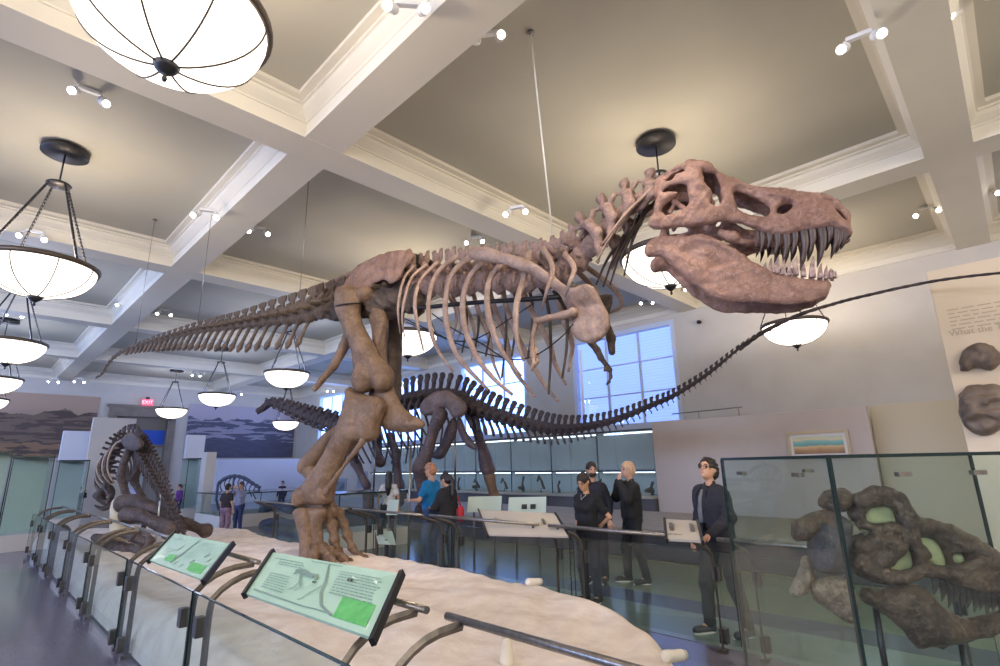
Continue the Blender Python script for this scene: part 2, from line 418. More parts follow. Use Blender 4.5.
for i, (a, b_) in enumerate(WINS):
    w = thing('window_%d' % (i+1), '', 'window', (XW, (a+b_)/2, WZ0)); del w['label']; del w['category']; w['kind'] = 'structure'
    mb = MB()
    t = .09; d0, d1 = XW-.03, XW+.16
    mb.box((d0, a-.1, WZ0-.1), (d1, b_+.1, WZ0+.03)); mb.box((d0, a-.1, WZ1-.03), (d1, b_+.1, WZ1+.12)); mb.box((d0, a-.1, WZ0+.03), (d1, a+.03, WZ1-.03)); mb.box((d0, b_-.03, WZ0+.03), (d1, b_+.1, WZ1-.03))
    for q in (1/3, 2/3):
        y = a+(b_-a)*q; mb.box((XW+.1, y-.04, WZ0), (XW+.15, y+.04, WZ1))
    for q in (1/3, 2/3):
        z = WZ0+(WZ1-WZ0)*q; mb.box((XW+.105, a, z-.02), (XW+.145, b_, z+.02))
    mb.build('window_frame', M_wframe, w)
    mb = MB(); mb.box((XW+.155, a, WZ0), (XW+.16, b_, WZ1)); mb.build('pane', M_pane, w)
    mb = MB(); mb.box((XW+.2, a-.02, WZ0-.02), (XW+.22, b_+.02, WZ1+.02)); mb.build('shade', M_shade_far if i in (2, 3, 4) else M_shade, w)
    mb = MB(); mb.box((XW+.02, b_-.26, WZ0+.05), (XW+.06, b_-.16, WZ1-.25)); mb.build('blind_guide', M_track, w)
    mb = MB(); mb.box((XW-.06, a-.14, WZ0-.16), (XW+.1, b_+.14, WZ0-.1)); mb.build('window_sill', M_wframe, w)
# other walls
mb = MB(); mb.box((XL-.3, YS, 0), (XL, YE, ZC)); struct('wall_left', mb, M_wall)
mb = MB(); mb.box((XL-.3, YS-.3, 0), (XW+.4, YS, ZC)); struct('wall_back', mb, M_wall)
# end wall with tall doorway
DX0, DX1, DZ = 4.95, 7.95, 4.85
wall_with_holes('wall_end', YE, 'x', XL, XW+.4, [(DX0+.35, DX1-.35, 0, 4.4)], .4)
M_stone = mat('door_surround_stone', (132, 122, 112), .6, c2=(118, 108, 100), scale=3)
d = thing('door_1', '', 'x', (6.45, YE, 0)); del d['label']; del d['category']; d['kind'] = 'structure'
mb = MB(); mb.box((DX0, YE-.14, 0), (DX0+.36, YE+.3, 4.4)); mb.box((DX1-.36, YE-.14, 0), (DX1, YE+.3, 4.4)); mb.box((DX0, YE-.14, 4.4), (DX1, YE-.001, DZ)); mb.box((DX0-.1, YE-.2, DZ), (DX1+.1, YE, DZ+.14))
mb.build('door_surround', M_stone, d, .01)
mb = MB(); mb.box((DX0+.36, YE+.2, 3.0), (DX1-.36, YE+.26, 3.75)); mb.build('blue_transom_panel', mat('blue_panel', (20, 80, 190), .5), d)
mb = MB(); mb.box((DX0+.36, YE+.2, 3.75), (DX1-.36, YE+.26, 4.4)); mb.build('upper_panel', mat('door_upper', (120, 112, 100), .6), d)
mb = MB(); mb.box((DX0+.36, YE+.25, 0), (DX1-.36, YE+.3, 3.0)); mb.build('door_leaf_backing', mat('door_backing', (150, 148, 146), .6), d)
mb = MB(); mb.box((DX0+.36, YE+.14, 2.86), (DX1-.36, YE+.24, 3.0)); mb.box((6.9, YE+.14, 0), (7.0, YE+.24, 2.86)); mb.box((DX0+.5, YE+.14, 0), (DX0+.6, YE+.24, 2.86)); mb.build('door_mullion', M_stone, d)
for k, (x0, x1) in enumerate([(DX0+.62, 6.2), (6.24, 6.88)]):
    mb = MB(); mb.box((x0, YE+.19, .02), (x1, YE+.24, 2.84)); mb.build('door_leaf', mat('door_leaf_paint', (176, 180, 178), .5), d)
# exit sign
e = thing('exit_sign', 'small red glowing exit sign above the tall stone doorway on the end wall', 'sign', (6.45, YE-.3, 5.1))
mb = MB(); mb.box((6.22, YE-.4, 4.98), (6.72, YE-.3, 5.3)); mb.build('sign_body', emit_mat('exit_glow', (235, 95, 120), .9), e, .01)
mb = MB(); mb.box((6.4, YE-.38, 5.3), (6.55, YE-.3, 5.42)); mb.build('mount', M_dark, e)
def text(s, size, m, parent, mx, name='lettering', ext=.002, align='CENTER'):
    cu = bpy.data.curves.new('lettering', 'FONT'); cu.body = s; cu.size = size; cu.extrude = ext; cu.align_x = align; cu.align_y = 'CENTER'
    tmp = bpy.data.objects.new('tmp', cu); me = bpy.data.meshes.new_from_object(tmp); bpy.data.objects.remove(tmp); bpy.data.curves.remove(cu)
    me.transform(mx); me.materials.clear(); me.materials.append(m)
    return link(name, me, parent)
def axes(o, x, y):
    x = Vector(x).normalized(); y = Vector(y).normalized(); z = x.cross(y); o = Vector(o)
    return Matrix(((x.x, y.x, z.x, o.x), (x.y, y.y, z.y, o.y), (x.z, y.z, z.z, o.z), (0, 0, 0, 1)))
text('EXIT', .24, emit_mat('exit_letters', (255, 225, 230), 1.0), e, axes((6.47, YE-.405, 5.14), (1, 0, 0), (0, 0, 1)))
# murals on the end wall: badlands photographs
def mural_mat(name, sky, hill, hill2, low, zs, seed):
    m = bpy.data.materials.new(name); m.use_nodes = True; nt = m.node_tree; b = nt.nodes['Principled BSDF']; b.inputs['Roughness'].default_value = .6
    tc = nt.nodes.new('ShaderNodeTexCoord'); sp = nt.nodes.new('ShaderNodeSeparateXYZ'); nt.links.new(tc.outputs['Object'], sp.inputs[0])
    def noise(sc, det, str_):
        mp = nt.nodes.new('ShaderNodeMapping'); mp.inputs['Scale'].default_value = str_; mp.inputs['Location'].default_value = (seed, 0, seed*2)
        nn = nt.nodes.new('ShaderNodeTexNoise'); nn.inputs['Scale'].default_value = sc; nn.inputs['Detail'].default_value = det
        nt.links.new(tc.outputs['Object'], mp.inputs[0]); nt.links.new(mp.outputs[0], nn.inputs[0]); return nn.outputs['Fac']
    def mth(op, a, b_):
        q = nt.nodes.new('ShaderNodeMath'); q.operation = op
        for i, x in enumerate((a, b_)):
            if isinstance(x, (int, float)): q.inputs[i].default_value = x
            else: nt.links.new(x, q.inputs[i])
        return q.outputs[0]
    def mix(fac, a, b_):
        q = nt.nodes.new('ShaderNodeMix'); q.data_type = 'RGBA'; nt.links.new(fac, q.inputs[0])
        for i, x in ((6, a), (7, b_)):
            if isinstance(x, tuple): q.inputs[i].default_value = (*lin(x), 1)
            else: nt.links.new(x, q.inputs[i])
        return q.outputs[2]
    z = sp.outputs[2]; ridge = noise(.55, 6, (1, 1, .05)); r1 = mth('ADD', zs[0], mth('MULTIPLY', mth('SUBTRACT', ridge, .5), 2.4))
    above = mth('GREATER_THAN', z, r1)
    strata = noise(1.6, 6, (.5, 1, 3.5)); hc = mix(mth('GREATER_THAN', strata, .5), hill, hill2)
    low_r = mth('ADD', zs[1], mth('MULTIPLY', mth('SUBTRACT', noise(.7, 4, (1, 1, .05)), .5), .7))
    hc = mix(mth('LESS_THAN', z, low_r), hc, mix(mth('GREATER_THAN', noise(2.2, 6, (.7, 1, 3)), .52), low, hill))
    nt.links.new(mix(above, hc, sky), b.inputs['Base Color']); return m
mm1 = mural_mat('mural_brown', (176, 150, 132), (88, 74, 70), (124, 104, 92), (150, 118, 92), (4.25, 3.05), 3)
mm2 = mural_mat('mural_blue', (176, 168, 182), (84, 84, 104), (150, 146, 164), (78, 78, 98), (4.45, 3.3), 11)
mb = MB(); mb.box((-6, YE-.06, 2.35), (4.5, YE-.01, 5.3)); tag(mb.build('mural_panel', mm1), 'wide brown landscape mural high on the end wall left of the doorway', 'mural')
mb = MB(); mb.box((8.55, YE-.06, 2.3), (14.6, YE-.01, 5.25)); tag(mb.build('mural_panel', mm2), 'grey blue mountain mural high on the end wall right of the doorway', 'mural')
# ------------------------------------------------------------------ pendant lamps
def bowl_mat():
    m = emit_mat('lamp_bowl_glass', (255, 246, 232), 2.6); nt = m.node_tree; b = nt.nodes['Principled BSDF']
    return m
M_bowl = bowl_mat(); M_rib = mat('lamp_bronze', (96, 84, 74), .45, metal=.6)
LR, LD = .66, .47   # bowl radius / depth
def make_lamp(loc):
    x, y, z = loc
    t = thing('pendant_lamp', '', 'lamp', (x, y, z), 'bowl pendant lamps under the coffered ceiling')
    prof = [(.02, -LD)]+[(LR*math.sin(a), -LD*math.cos(a)) for a in np.linspace(.06, PI/2, 14)]
    prof = prof + [(r-.012, zz+.008) for r, zz in reversed(prof[1:])]
    MB().lathe(prof, (x, y, z), 36).build('bowl', M_bowl, t)
    MB().lathe([(LR-.015, -.03), (LR+.025, -.035), (LR+.04, -.01), (LR+.04, .025), (LR+.02, .04), (LR-.015, .04)], (x, y, z), 40, close=True).build('rim', M_rib, t)
    for k in range(8):
        a = 2*PI*k/8+.2; pts = [(x+(LR+.006)*math.sin(q)*math.cos(a), y+(LR+.006)*math.sin(q)*math.sin(a), z-(LD+.006)*math.cos(q)) for q in np.linspace(.1, PI/2, 12)]
        MB().tube(pts, .008, 5).build('rib', M_rib, t)
    MB().lathe([(.0, -.16), (.012, -.155), (.02, -.13), (.01, -.11), (.03, -.09), (.05, -.075), (.075, -.05), (.09, -.02), (.06, .0), (0, .01)], (x, y, z-LD+.02), 20).build('finial', M_dark, t)
    top = ZC-.12; hub = ZC-.62
    MB().lathe([(0, .03), (.12, .03), (.27, -.0), (.3, -.05), (.3, -.1), (.0, -.1)], (x, y, top+.11), 32).build('canopy', M_dark, t)
    MB().lathe([(0, .06), (.05, .05), (.06, .03), (.14, .02), (.16, 0), (.14, -.03), (.06, -.04), (0, -.06)], (x, y, hub), 24).build('hub', M_dark, t)
    MB().tube([(x, y, top+.03), (x, y, hub+.04)], .012, 6).build('hook', M_dark, t)
    for k in range(4):
        a = PI/2*k+.5; p0 = np.array([x+.13*math.cos(a), y+.13*math.sin(a), hub]); p1 = np.array([x+(LR+.02)*math.cos(a), y+(LR+.02)*math.sin(a), z+.03])
        mb = MB(); mb.tube([p0, p1], .011, 6)
        nl = 26
        for j in range(nl):
            c = p0+(p1-p0)*((j+.5)/nl); mb.tube([c-(p1-p0)/nl*.4, c+(p1-p0)/nl*.4], .019, 5)
        mb.build('chain', M_dark, t)
    return t
LAMPS = []
lamp_where = {
 (0, 0): 'huge bowl pendant lamp filling the top left corner of the photo',
 (0, 1): 'large bowl pendant lamp at the left edge with its black ceiling canopy in view',
 (0, 2): 'bowl pendant lamp directly below and behind the large one at the left edge',
 (0, 3): 'small bowl pendant lamp cut by the left edge, third down in the receding row',
 (0, 4): 'smallest bowl pendant lamp at the left edge in front of the brown mural',
 (1, 0): 'bowl pendant lamp glowing behind the open jaws and neck of the tyrannosaur',
 (1, 1): 'bowl pendant lamp glowing behind the rear ribs of the tyrannosaur',
 (1, 2): 'bowl pendant lamp hanging under the base of the tyrannosaur tail',
 (1, 3): 'bowl pendant lamp hanging below the middle of the tyrannosaur tail, beside the blue mural',
 (1, 4): 'small bowl pendant lamp hanging in front of the stone doorway',
 (2, 0): 'bowl pendant lamp below the tyrannosaur jaw in front of the plain window wall',
 (2, 1): 'bowl pendant lamp behind the lower ribs near the tall window',
 (2, 2): 'bowl pendant lamp behind the tyrannosaur pelvis over the right aisle',
 (2, 3): 'bowl pendant lamp beyond the tyrannosaur leg near the far windows',
 (2, 4): 'small bowl pendant lamp in front of the blue mural by the long necked skeleton head',
}
LX = (.4, 6.9, 12.9)
proto = None
for i, x in enumerate(LX):
    for k in range(5):
        if (i, k) in ((2, 1), (2, 2), (2, 3)): continue
        loc = (x, 3.25+6.5*k, 4.55)
        if (i, k) in ((0, 0), (2, 4)):
            loc = (.62, 4.05, 5.02) if k == 0 else (12.2, 28.4, 4.1); o = make_lamp(loc); o['label'] = lamp_where[(i, k)]; LAMPS.append(loc); continue
        if proto is None: proto = make_lamp(loc); proto['label'] = lamp_where[(i, k)]; o = proto
        else: o = dup(proto, loc, label=lamp_where[(i, k)])
        LAMPS.append(loc)
# bulbs inside the bowls (throwing light up on to the coffers)
def plight(loc, e, c=(255, 226, 190), r=.25):
    l = bpy.data.lights.new('bulb', 'POINT'); l.energy = e; l.color = lin(c); l.shadow_soft_size = r
    o = bpy.data.objects.new('bulb', l); COL.objects.link(o); o.location = loc; return o
for (x, y, z) in LAMPS+[(-7.6, 3.25+6.5*k, 4.55) for k in range(-1, 5)]+[(.4, -3.25, 4.55), (6.6, -3.25, 4.55), (12.2, -3.25, 4.55)]:
    far = y > 15
    plight((x, y, z+.12), 108, (190, 210, 255) if far else (255, 238, 216))
# added fill lights along the unseen left and back walls, which have no windows
def area(loc, d, sx, sy, e, c, name='added_fill'):
    l = bpy.data.lights.new(name, 'AREA'); l.shape = 'RECTANGLE'; l.size = sx; l.size_y = sy; l.energy = e; l.color = lin(c)
    o = bpy.data.objects.new(name, l); COL.objects.link(o); o.location = loc
    o.rotation_euler = Vector(d).to_track_quat('-Z', 'Y').to_euler(); return o
for k, y in enumerate((-2, 4.5, 11, 17.5, 24)):
    area((XL+.05, y, 4.1), (1, 0, -.15), 3.2, 3.0, 1050, (225, 232, 255) if k < 2 else (150, 185, 255))
area((3, YS+.05, 4.2), (0, 1, -.15), 9, 3.0, 900, (255, 246, 232))
SC.view_settings.view_transform = 'Standard'; SC.view_settings.look = 'None'; SC.view_settings.exposure = 0.0; SC.view_settings.gamma = 1.0; SC.view_settings.use_curve_mapping = False
w = bpy.data.worlds.new('world'); SC.world = w; w.use_nodes = True; w.node_tree.nodes['Background'].inputs[0].default_value = (.6, .7, 1, 1); w.node_tree.nodes['Background'].inputs[1].default_value = .3
SC.cycles.max_bounces = 8; SC.cycles.diffuse_bounces = 4; SC.cycles.glossy_bounces = 3; SC.cycles.transparent_max_bounces = 24; SC.cycles.transmission_bounces = 4
SC.cycles.caustics_reflective = False; SC.cycles.caustics_refractive = False; SC.cycles.sample_clamp_indirect = 4.0
SC.cycles.use_denoising = True; SC.cycles.use_adaptive_sampling = True
# ================================================================== TYRANNOSAUR
M_skull = fossil('fossil_skull', (160, 124, 109), (132, 98, 84), (180, 148, 134), 5, .7)
M_rib = fossil('fossil_rib', (166, 140, 124), (136, 110, 94), (182, 158, 144), 5, .5)
M_vert = fossil('fossil_vertebra', (162, 134, 122), (124, 98, 86), (180, 154, 144), 5, .7)
M_tail = fossil('fossil_tail', (124, 106, 90), (94, 78, 64), (144, 126, 110), 6, 1.0)
M_leg = fossil('fossil_leg', (130, 104, 82), (102, 78, 58), (146, 122, 100), 4, .9)
M_dark_shade = fossil('fossil_dark_shade', (88, 72, 58), (64, 50, 40), (106, 90, 74), 6, 1.0)  # dark bone colour, with shade put into it for sacrum and far-side bones
M_tooth = mat('fossil_tooth', (84, 64, 58), .4, c2=(58, 42, 40), scale=14)
M_tooth_low = mat('fossil_tooth_lower', (188, 162, 158), .3, c2=(120, 92, 88), scale=20)
M_ili = fossil('fossil_ilium', (150, 118, 102), (120, 90, 74), (168, 138, 122), 5, .9)
M_rod = mat('armature_steel', (40, 38, 38), .4, metal=.6)
def hv(r, h): return CR_h*r + HF*h
CR_h = np.array([math.cos(YAW), -math.sin(YAW), 0])
def inflate(S, fr, poly, T, R, k=.012, holes=(), op='add', w0=0.0, wfun=None, px=True, sm=2, pxw=None):
    """puffed plate in the vertical plane of frame fr, at lateral offset w0 (+wfun(u,v)); S is an SDF grid laid out in (u,v,w)"""
    pw = w0 if pxw is None else pxw
    P = [fr.px(a, b, pw) for a, b in poly] if px else poly
    P = smooth_poly(P, sm)
    g = [S.lo[i]+S.res*np.arange(S.n[i]) for i in range(3)]
    U, V = np.meshgrid(g[0], g[1], indexing='ij')
    d2 = polysd(U, V, P)
    for hpoly in holes:
        hp = smooth_poly([fr.px(a, b, pw) for a, b in hpoly] if px else hpoly, 1)
        d2 = np.maximum(d2, -polysd(U, V, hp))
    ins = np.clip(-d2/R, 0, 1); th = T*np.sqrt(1-(1-ins)**2)
    wc = w0 + (wfun(U, V) if wfun is not None else 0)*np.ones_like(U)
    W = g[2][None, None, :]-wc[:, :, None]
    d = np.where((d2 < 0)[:, :, None], np.abs(W)-th[:, :, None], np.sqrt(np.maximum(d2, 0)[:, :, None]**2+W*W)).astype(np.float32)
    sl = (slice(None),)*3; S.put(sl, d*.8, k, op); return S
def plate(name, fr, poly, T, R, m, parent, res=.02, holes=(), w0=0.0, wfun=None, noise=.008, nf=9, pad=.08, extra=None, seed=1):
    P = np.array([fr.px(a, b, w0) for a, b in poly]); wr = T+pad+(0 if wfun is None else .35)
    S = SDF((P[:, 0].min()-pad, P[:, 1].min()-pad, w0-wr), (P[:, 0].max()+pad, P[:, 1].max()+pad, w0+wr), res)
    inflate(S, fr, poly, T, R, holes=holes, w0=w0, wfun=wfun)
    if extra: extra(S)
    S.noise(noise, nf, seed)
    return S.build(name, m, parent, xf=fr.world)
def limb(name, pts, m, parent, res=.018, k=.03, noise=.006, nf=10, seed=1, extra=()):
    """pts: list of (xyz, r)"""
    P = np.array([p for p, r in pts]); R = max(r for p, r in pts)+.06
    for p, r in extra: P = np.vstack([P, p])
    S = SDF(P.min(0)-R, P.max(0)+R, res); S.chain([p for p, r in pts], [r for p, r in pts], k)
    for p, r in extra: S.ell(p, r, k)
    S.noise(noise, nf, seed); return S.build(name, m, parent)

SP_H, SP_S = H(392, 290, 7.35), H(575, 265, 5.4)
BODY = Frame((SP_H[0], SP_H[1], 0), SP_S-SP_H)
REX = thing('tyrannosaurus_skeleton', 'huge brown tyrannosaur skeleton with open toothy jaws standing on the pale sand bed', 'dinosaur skeleton', atZ(345, 566, .42))
# ---- vertebra prototypes (unit length along x, z up)
def vmesh(kind):
    S = SDF((-1.4, -1.5, -1.2), (1.4, 1.5, 2.4), .07)
    if kind == 'caudal':
        S.chain([(-.46, 0, 0), (0, 0, .02), (.46, 0, 0)], [.5, .36, .5], .08)
        S.cap((0, 0, .3), (-.1, 0, .7), .34, .26, .1, (1, 1.5, 1))
        S.cap((-.12, 0, .7), (-.28, 0, 1.3), .2, .22, .06, (1, 1.6, 1)); S.cap((-.55, 0, 1.36), (-.02, 0, 1.40), .15, .15, .08, (1, 1.2, 1)); S.cap((-.5, 0, 1.2), (-.05, 0, 1.2), .14, .14, .06, (1, 1.6, 1))
        for s in (-1, 1):
            S.cap((0, .3*s, .1), (-.2, 1.15*s, .0), .16, .13, .1); S.cap((.2, .15*s, .5), (.8, .2*s, .85), .13, .10, .06); S.cap((-.2, .12*s, .6), (-.55, .15*s, .75), .10, .08, .06)
    elif kind == 'dorsal':
        S.chain([(-.44, 0, 0), (0, 0, .0), (.44, 0, 0)], [.55, .36, .55], .06)
        S.cap((0, 0, .3), (0, 0, .8), .36, .26, .1, (1, 1.3, 1))
        S.cap((0, 0, .9), (-.05, 0, 1.5), .22, .24, .08, (1, 1.6, 1))
        for a_, c_ in ((-.26, 1.55), (.22, 1.55), (-.28, 1.9), (.24, 1.92)): S.ell((a_, 0, c_), (.17, .15, .2), .1)
        S.cap((-.2, 0, 1.7), (.2, 0, 1.7), .2, .2, .1, (1, 1.5, 1))
        for s in (-1, 1):
            S.cap((0, .3*s, .6), (-.1, 1.1*s, .95), .2, .17, .1); S.cap((.2, .15*s, .8), (.8, .2*s, .95), .13, .11, .06); S.cap((-.2, .4*s, .3), (-.1, .5*s, -.2), .12, .1, .1)
    else:
        S.chain([(-.5, 0, 0), (0, 0, .02), (.5, 0, .05)], [.42, .3, .38], .08)
        S.cap((0, 0, .3), (-.1, 0, .9), .3, .22, .1)
        S.ell((-.15, .12, 1.45), (.26, .2, .2), .08); S.ell((-.12, -.14, 1.5), (.24, .2, .2), .08)
        for s in (-1, 1):
            S.chain([(-.12, .12*s, 1.35), (-.18, .34*s, .85), (.12, .62*s, .35), (.16, .7*s, -.25), (-.3, .68*s, -.85), (-.75, .6*s, -1.1)], [.17, .15, .27, .26, .15, .07], .1)
            S.cap((.12, .5*s, .4), (.6, .5*s, .75), .17, .13, .08); S.cap((0, .2*s, .8), (-.55, .4*s, 1.0), .15, .13, .08)
    S.noise(.05, 4, len(kind)); vs, F = S.surf(); return npmesh('vertebra', vs, F)
VM = {k: vmesh(k) for k in ('caudal', 'dorsal', 'cervical')}
def vert_mesh(kind, m):
    key = (kind, m.name)
    if key not in VM: me = VM[kind].copy(); me.materials.clear(); me.materials.append(m); VM[key] = me
    return VM[key]
def place_vert(kind, m, parent, c, T, sx, sz, sy=None, lean=0, name='vertebra'):
    T = np.array(T)/np.linalg.norm(T); N = np.cross(T, [0, 0, 1.]); N /= np.linalg.norm(N); U = np.cross(N, T)
    if lean: T, U = T*math.cos(lean)+U*math.sin(lean), U*math.cos(lean)-T*math.sin(lean)
    sy = sz if sy is None else sy
    o = link(name, vert_mesh(kind, m), parent)
    A = Matrix(((T[0]*sx, -N[0]*sy, U[0]*sz, c[0]), (T[1]*sx, -N[1]*sy, U[1]*sz, c[1]), (T[2]*sx, -N[2]*sy, U[2]*sz, c[2]), (0, 0, 0, 1)))
    o.matrix_basis = A; return o
def pxm(p): return ((np.array(p)-CAM)@_F)/FPX     # metres per pixel at p
# ---- tail
tl = [(318, 311, 7.8, 27), (306, 314, 7.9, 26), (292, 317, 8.05, 24), (276, 319, 8.2, 21), (260, 321.5, 8.35, 18), (244, 324, 8.5, 15), (228, 326.5, 8.65, 13), (206, 329.5, 8.85, 10.5), (184, 334, 9.05, 8.5), (160, 340, 9.3, 6.5), (140, 346, 9.5, 4.6), (124, 351.5, 9.6, 3.5), (114, 358, 9.7, 3.0), (107, 366, 9.75, 2.4), (102, 374, 9.8, 1.9), (95, 379, 9.8, 1.5)]
T3 = np.array([list(H(a, b, h))+[q*pxm(H(a, b, h))] for a, b, h, q in tl])
fine = spline(T3, 600); dd = np.r_[0, np.cumsum(np.linalg.norm(np.diff(fine[:, :3], axis=0), axis=1))]
s = .05; i = 0
while s < dd[-1]-.03 and i < 60:
    c = np.array([np.interp(s, dd, fine[:, k]) for k in range(4)]); q = c[3]; L = .105+.33*q if q > .12 else .07+.55*q
    c2 = np.array([np.interp(min(s+.02, dd[-1]), dd, fine[:, k]) for k in range(3)])
    T = -(c2-c[:3]); T /= np.linalg.norm(T)
    place_vert('caudal', M_tail, REX, c[:3], T, L*1.0, q/1.45, q/1.6)
    if q > .07:   # chevron hanging under the joint
        cl = np.interp(q, [.07, .12, .2, .3, .45], [.06, .16, .36, .46, .42])
        U = np.array([0, 0, 1.]); b0 = c[:3]-U*q*.30-T*L*.5; b1 = b0-U*cl*.85-T*cl*.5
        Nn = np.cross(T, U)
        S = SDF(np.minimum(b0, b1)-.09, np.maximum(b0, b1)+.09, .012)
        S.chain([b0, b0*.5+b1*.5, b0*.15+b1*.85, b1], [.03, .026, .045 if q > .12 else .022, .03 if q > .12 else .02], .02); S.build('chevron', M_tail, REX)
    s += L; i += 1
# ---- sacrum, back, neck
sp = [(318, 309, 7.8, 26), (345, 302, 7.65, 27), (370, 295, 7.5, 30), (400, 290, 7.25, 34), (430, 287, 6.95, 38), (460, 285, 6.6, 40), (490, 283, 6.3, 40), (520, 281, 5.95, 41), (550, 277, 5.65, 42), (572, 266, 5.4, 42), (590, 249, 5.2, 42), (605, 231, 5.05, 38), (620, 216, 4.9, 34), (635, 204, 4.75, 30), (650, 196, 4.6, 27), (664, 193, 4.5, 24)]
S3 = np.array([list(H(a, b, h))+[q*pxm(H(a, b, h))] for a, b, h, q in sp])
fs = spline(S3, 600); ds = np.r_[0, np.cumsum(np.linalg.norm(np.diff(fs[:, :3], axis=0), axis=1))]
def spine_at(s):
    c = np.array([np.interp(s, ds, fs[:, k]) for k in range(4)]); c2 = np.array([np.interp(min(s+.02, ds[-1]), ds, fs[:, k]) for k in range(3)]); c1 = np.array([np.interp(min(s+.02, ds[-1])-.04, ds, fs[:, k]) for k in range(3)])
    T = c2-c1; return c[:3], T/np.linalg.norm(T), c[3]
def s_of_px(px):
    xs = np.array([pj(p[:3])[0] for p in fs]); return np.interp(px, xs, ds)
s = .1; k = 0
sa, sb = s_of_px(405), s_of_px(588)
while s < ds[-1]-.02:
    c, T, q = spine_at(s)
    if s < sa: L, kind, m, sz = .2, 'caudal', M_dark_shade, q/1.5
    elif s < sb: L, kind, m, sz = .25, 'dorsal', M_vert if s > sa+.0 else M_dark_shade, q/2.05
    else: L, kind, m, sz = .235, 'cervical', M_vert, q/1.55
    place_vert(kind, m, REX, c, T, L*.98, sz, sz*.8, lean=(.12 if kind == 'dorsal' else 0))
    s += L; k += 1
# ---- ribs: near side traced, far side mirrored across the body plane
def crop5(pts): return [(330+a/2.941, 220+b/2.941) for a, b in pts]
def mirror(p):
    p = np.array(p, float); return p-2*((p-BODY.O)@BODY.N)*BODY.N
ribs = [
 ([(250, 135), (222, 165), (206, 215), (200, 270), (207, 335)], 5),
 ([(285, 130), (240, 170), (220, 230), (212, 290), (220, 345)], 5),
 ([(315, 125), (268, 175), (250, 235), (256, 300), (275, 385)], 6),
 ([(375, 105), (315, 155), (292, 225), (292, 300), (315, 380), (362, 447)], 7),
 ([(425, 100), (365, 150), (342, 220), (342, 300), (375, 400), (465, 500)], 8),
 ([(470, 105), (415, 160), (392, 225), (395, 310), (430, 400), (480, 465), (537, 514)], 8),
 ([(510, 120), (470, 175), (462, 240), (474, 310), (505, 385), (562, 460)], 8),
 ([(585, 95), (570, 170), (550, 240), (546, 310), (553, 365), (570, 415)], 8),
 ([(628, 80), (655, 140), (640, 200), (622, 262)], 6),
 ([(690, 100), (718, 140), (706, 180), (690, 225)], 6),
]
def rib_path(pts):
    px = crop5(pts); s0 = s_of_px(px[0][0]); c, T, q = spine_at(s0)
    n = len(px); out = []
    # lateral bulge: root close to the spine, widest a third of the way down, drawn in at the tip
    for i, (a, b) in enumerate(px):
        t = i/(n-1); w = .18+.42*math.sin(min(t*1.9, PI/2))-.16*max(0, t-.6)/.4
        u, v = BODY.px(a, b, w); out.append(BODY.W(u, v, w))
    return out
for j, (pts, wd) in enumerate(ribs):
    P = spline(rib_path(pts), 22); r0 = wd*.0052
    rad = [r0*(1.25 if t < .08 else 1.0 if t < .6 else 1.0-.6*(t-.6)/.4) for t in np.linspace(0, 1, 22)]
    MB().tube(P, rad, 10, flat=.6, side=BODY.N).build('rib', M_rib, REX)
    Q = [mirror(p) for p in P]
    MB().tube(Q, rad, 10, flat=.6, side=BODY.N).build('rib', M_rib, REX)
# ribs of the far side that hang longer in view, ending in small steel shoes
for a, b, a2, b2 in [(500, 160, 505, 465), (528, 160, 535, 400), (578, 170, 582, 405), (625, 180, 643, 512), (683, 220, 683, 465), (458, 180, 458, 400), (384, 190, 388, 390), (418, 200, 424, 390)]:
    (x0, y0), (x1, y1) = crop5([(a, b), (a2, b2)])
    w = -.38; u0, v0 = BODY.px(x0, y0, w); u1, v1 = BODY.px(x1, y1, w*.8)
    pts = [BODY.W(u0, v0, -.2), BODY.W(u0*.8+u1*.2, v0*.8+v1*.2, -.45), BODY.W(u0*.4+u1*.6-.01, v0*.4+v1*.6, -.45), BODY.W(u1, v1, w*.8)]
    MB().tube(spline(pts, 14), list(np.linspace(.03, .016, 14)), 8, flat=.6, side=BODY.N).build('rib', M_dark_shade, REX)
# gastralia cables and the belly armature
for pts, w in [([(220, 290), (300, 328), (370, 356), (440, 345), (530, 290), (600, 245)], .35), ([(300, 275), (370, 325), (440, 360), (520, 408), (600, 400), (680, 345), (715, 305)], .3), ([(225, 300), (330, 345), (430, 385), (530, 410)], -.2)]:
    P = []
    for a, b in crop5(pts):
        u, v = BODY.px(a, b, w); P.append(BODY.W(u, v, w))
    MB().tube(spline(P, 20), .008, 6).build('belly_cable', M_rod, REX)
P = [BODY.W(*BODY.px(a, b, 0), 0) for a, b in crop5([(215, 262), (300, 255), (400, 245), (500, 238), (600, 232), (690, 224)])]
MB().tube(spline(P, 16), .03, 8).build('support_bar', M_rod, REX)
# ---- pelvis
def crop6(pts): return [(270+a/4.76, 230+b/4.76) for a, b in pts]
ilium = crop6([(165, 315), (200, 268), (290, 225), (370, 180), (430, 135), (520, 98), (590, 83), (645, 88), (668, 118), (640, 150), (628, 190), (612, 232), (575, 262), (548, 236), (500, 245), (465, 285), (440, 312), (390, 318), (340, 330), (300, 335), (230, 335)])
W_IL = .3
plate('ilium', BODY, ilium, .06, .12, M_ili, REX, res=.016, w0=W_IL, wfun=lambda U, V: -.10*np.clip((V-4.05)/.5, -1, 1), noise=.02, nf=9)
# the far one is its mirror image
P = np.array([BODY.px(a, b, W_IL) for a, b in ilium])
S = SDF((P[:, 0].min()-.1, P[:, 1].min()-.1, -.8), (P[:, 0].max()+.1, P[:, 1].max()+.1, .1), .025)
inflate(S, BODY, [tuple(p) for p in P], .06, .12, w0=-W_IL, px=False, wfun=lambda U, V: .10*np.clip((V-4.05)/.5, -1, 1)); S.noise(.012, 7, 2); S.build('ilium', M_dark_shade, REX, xf=BODY.world)
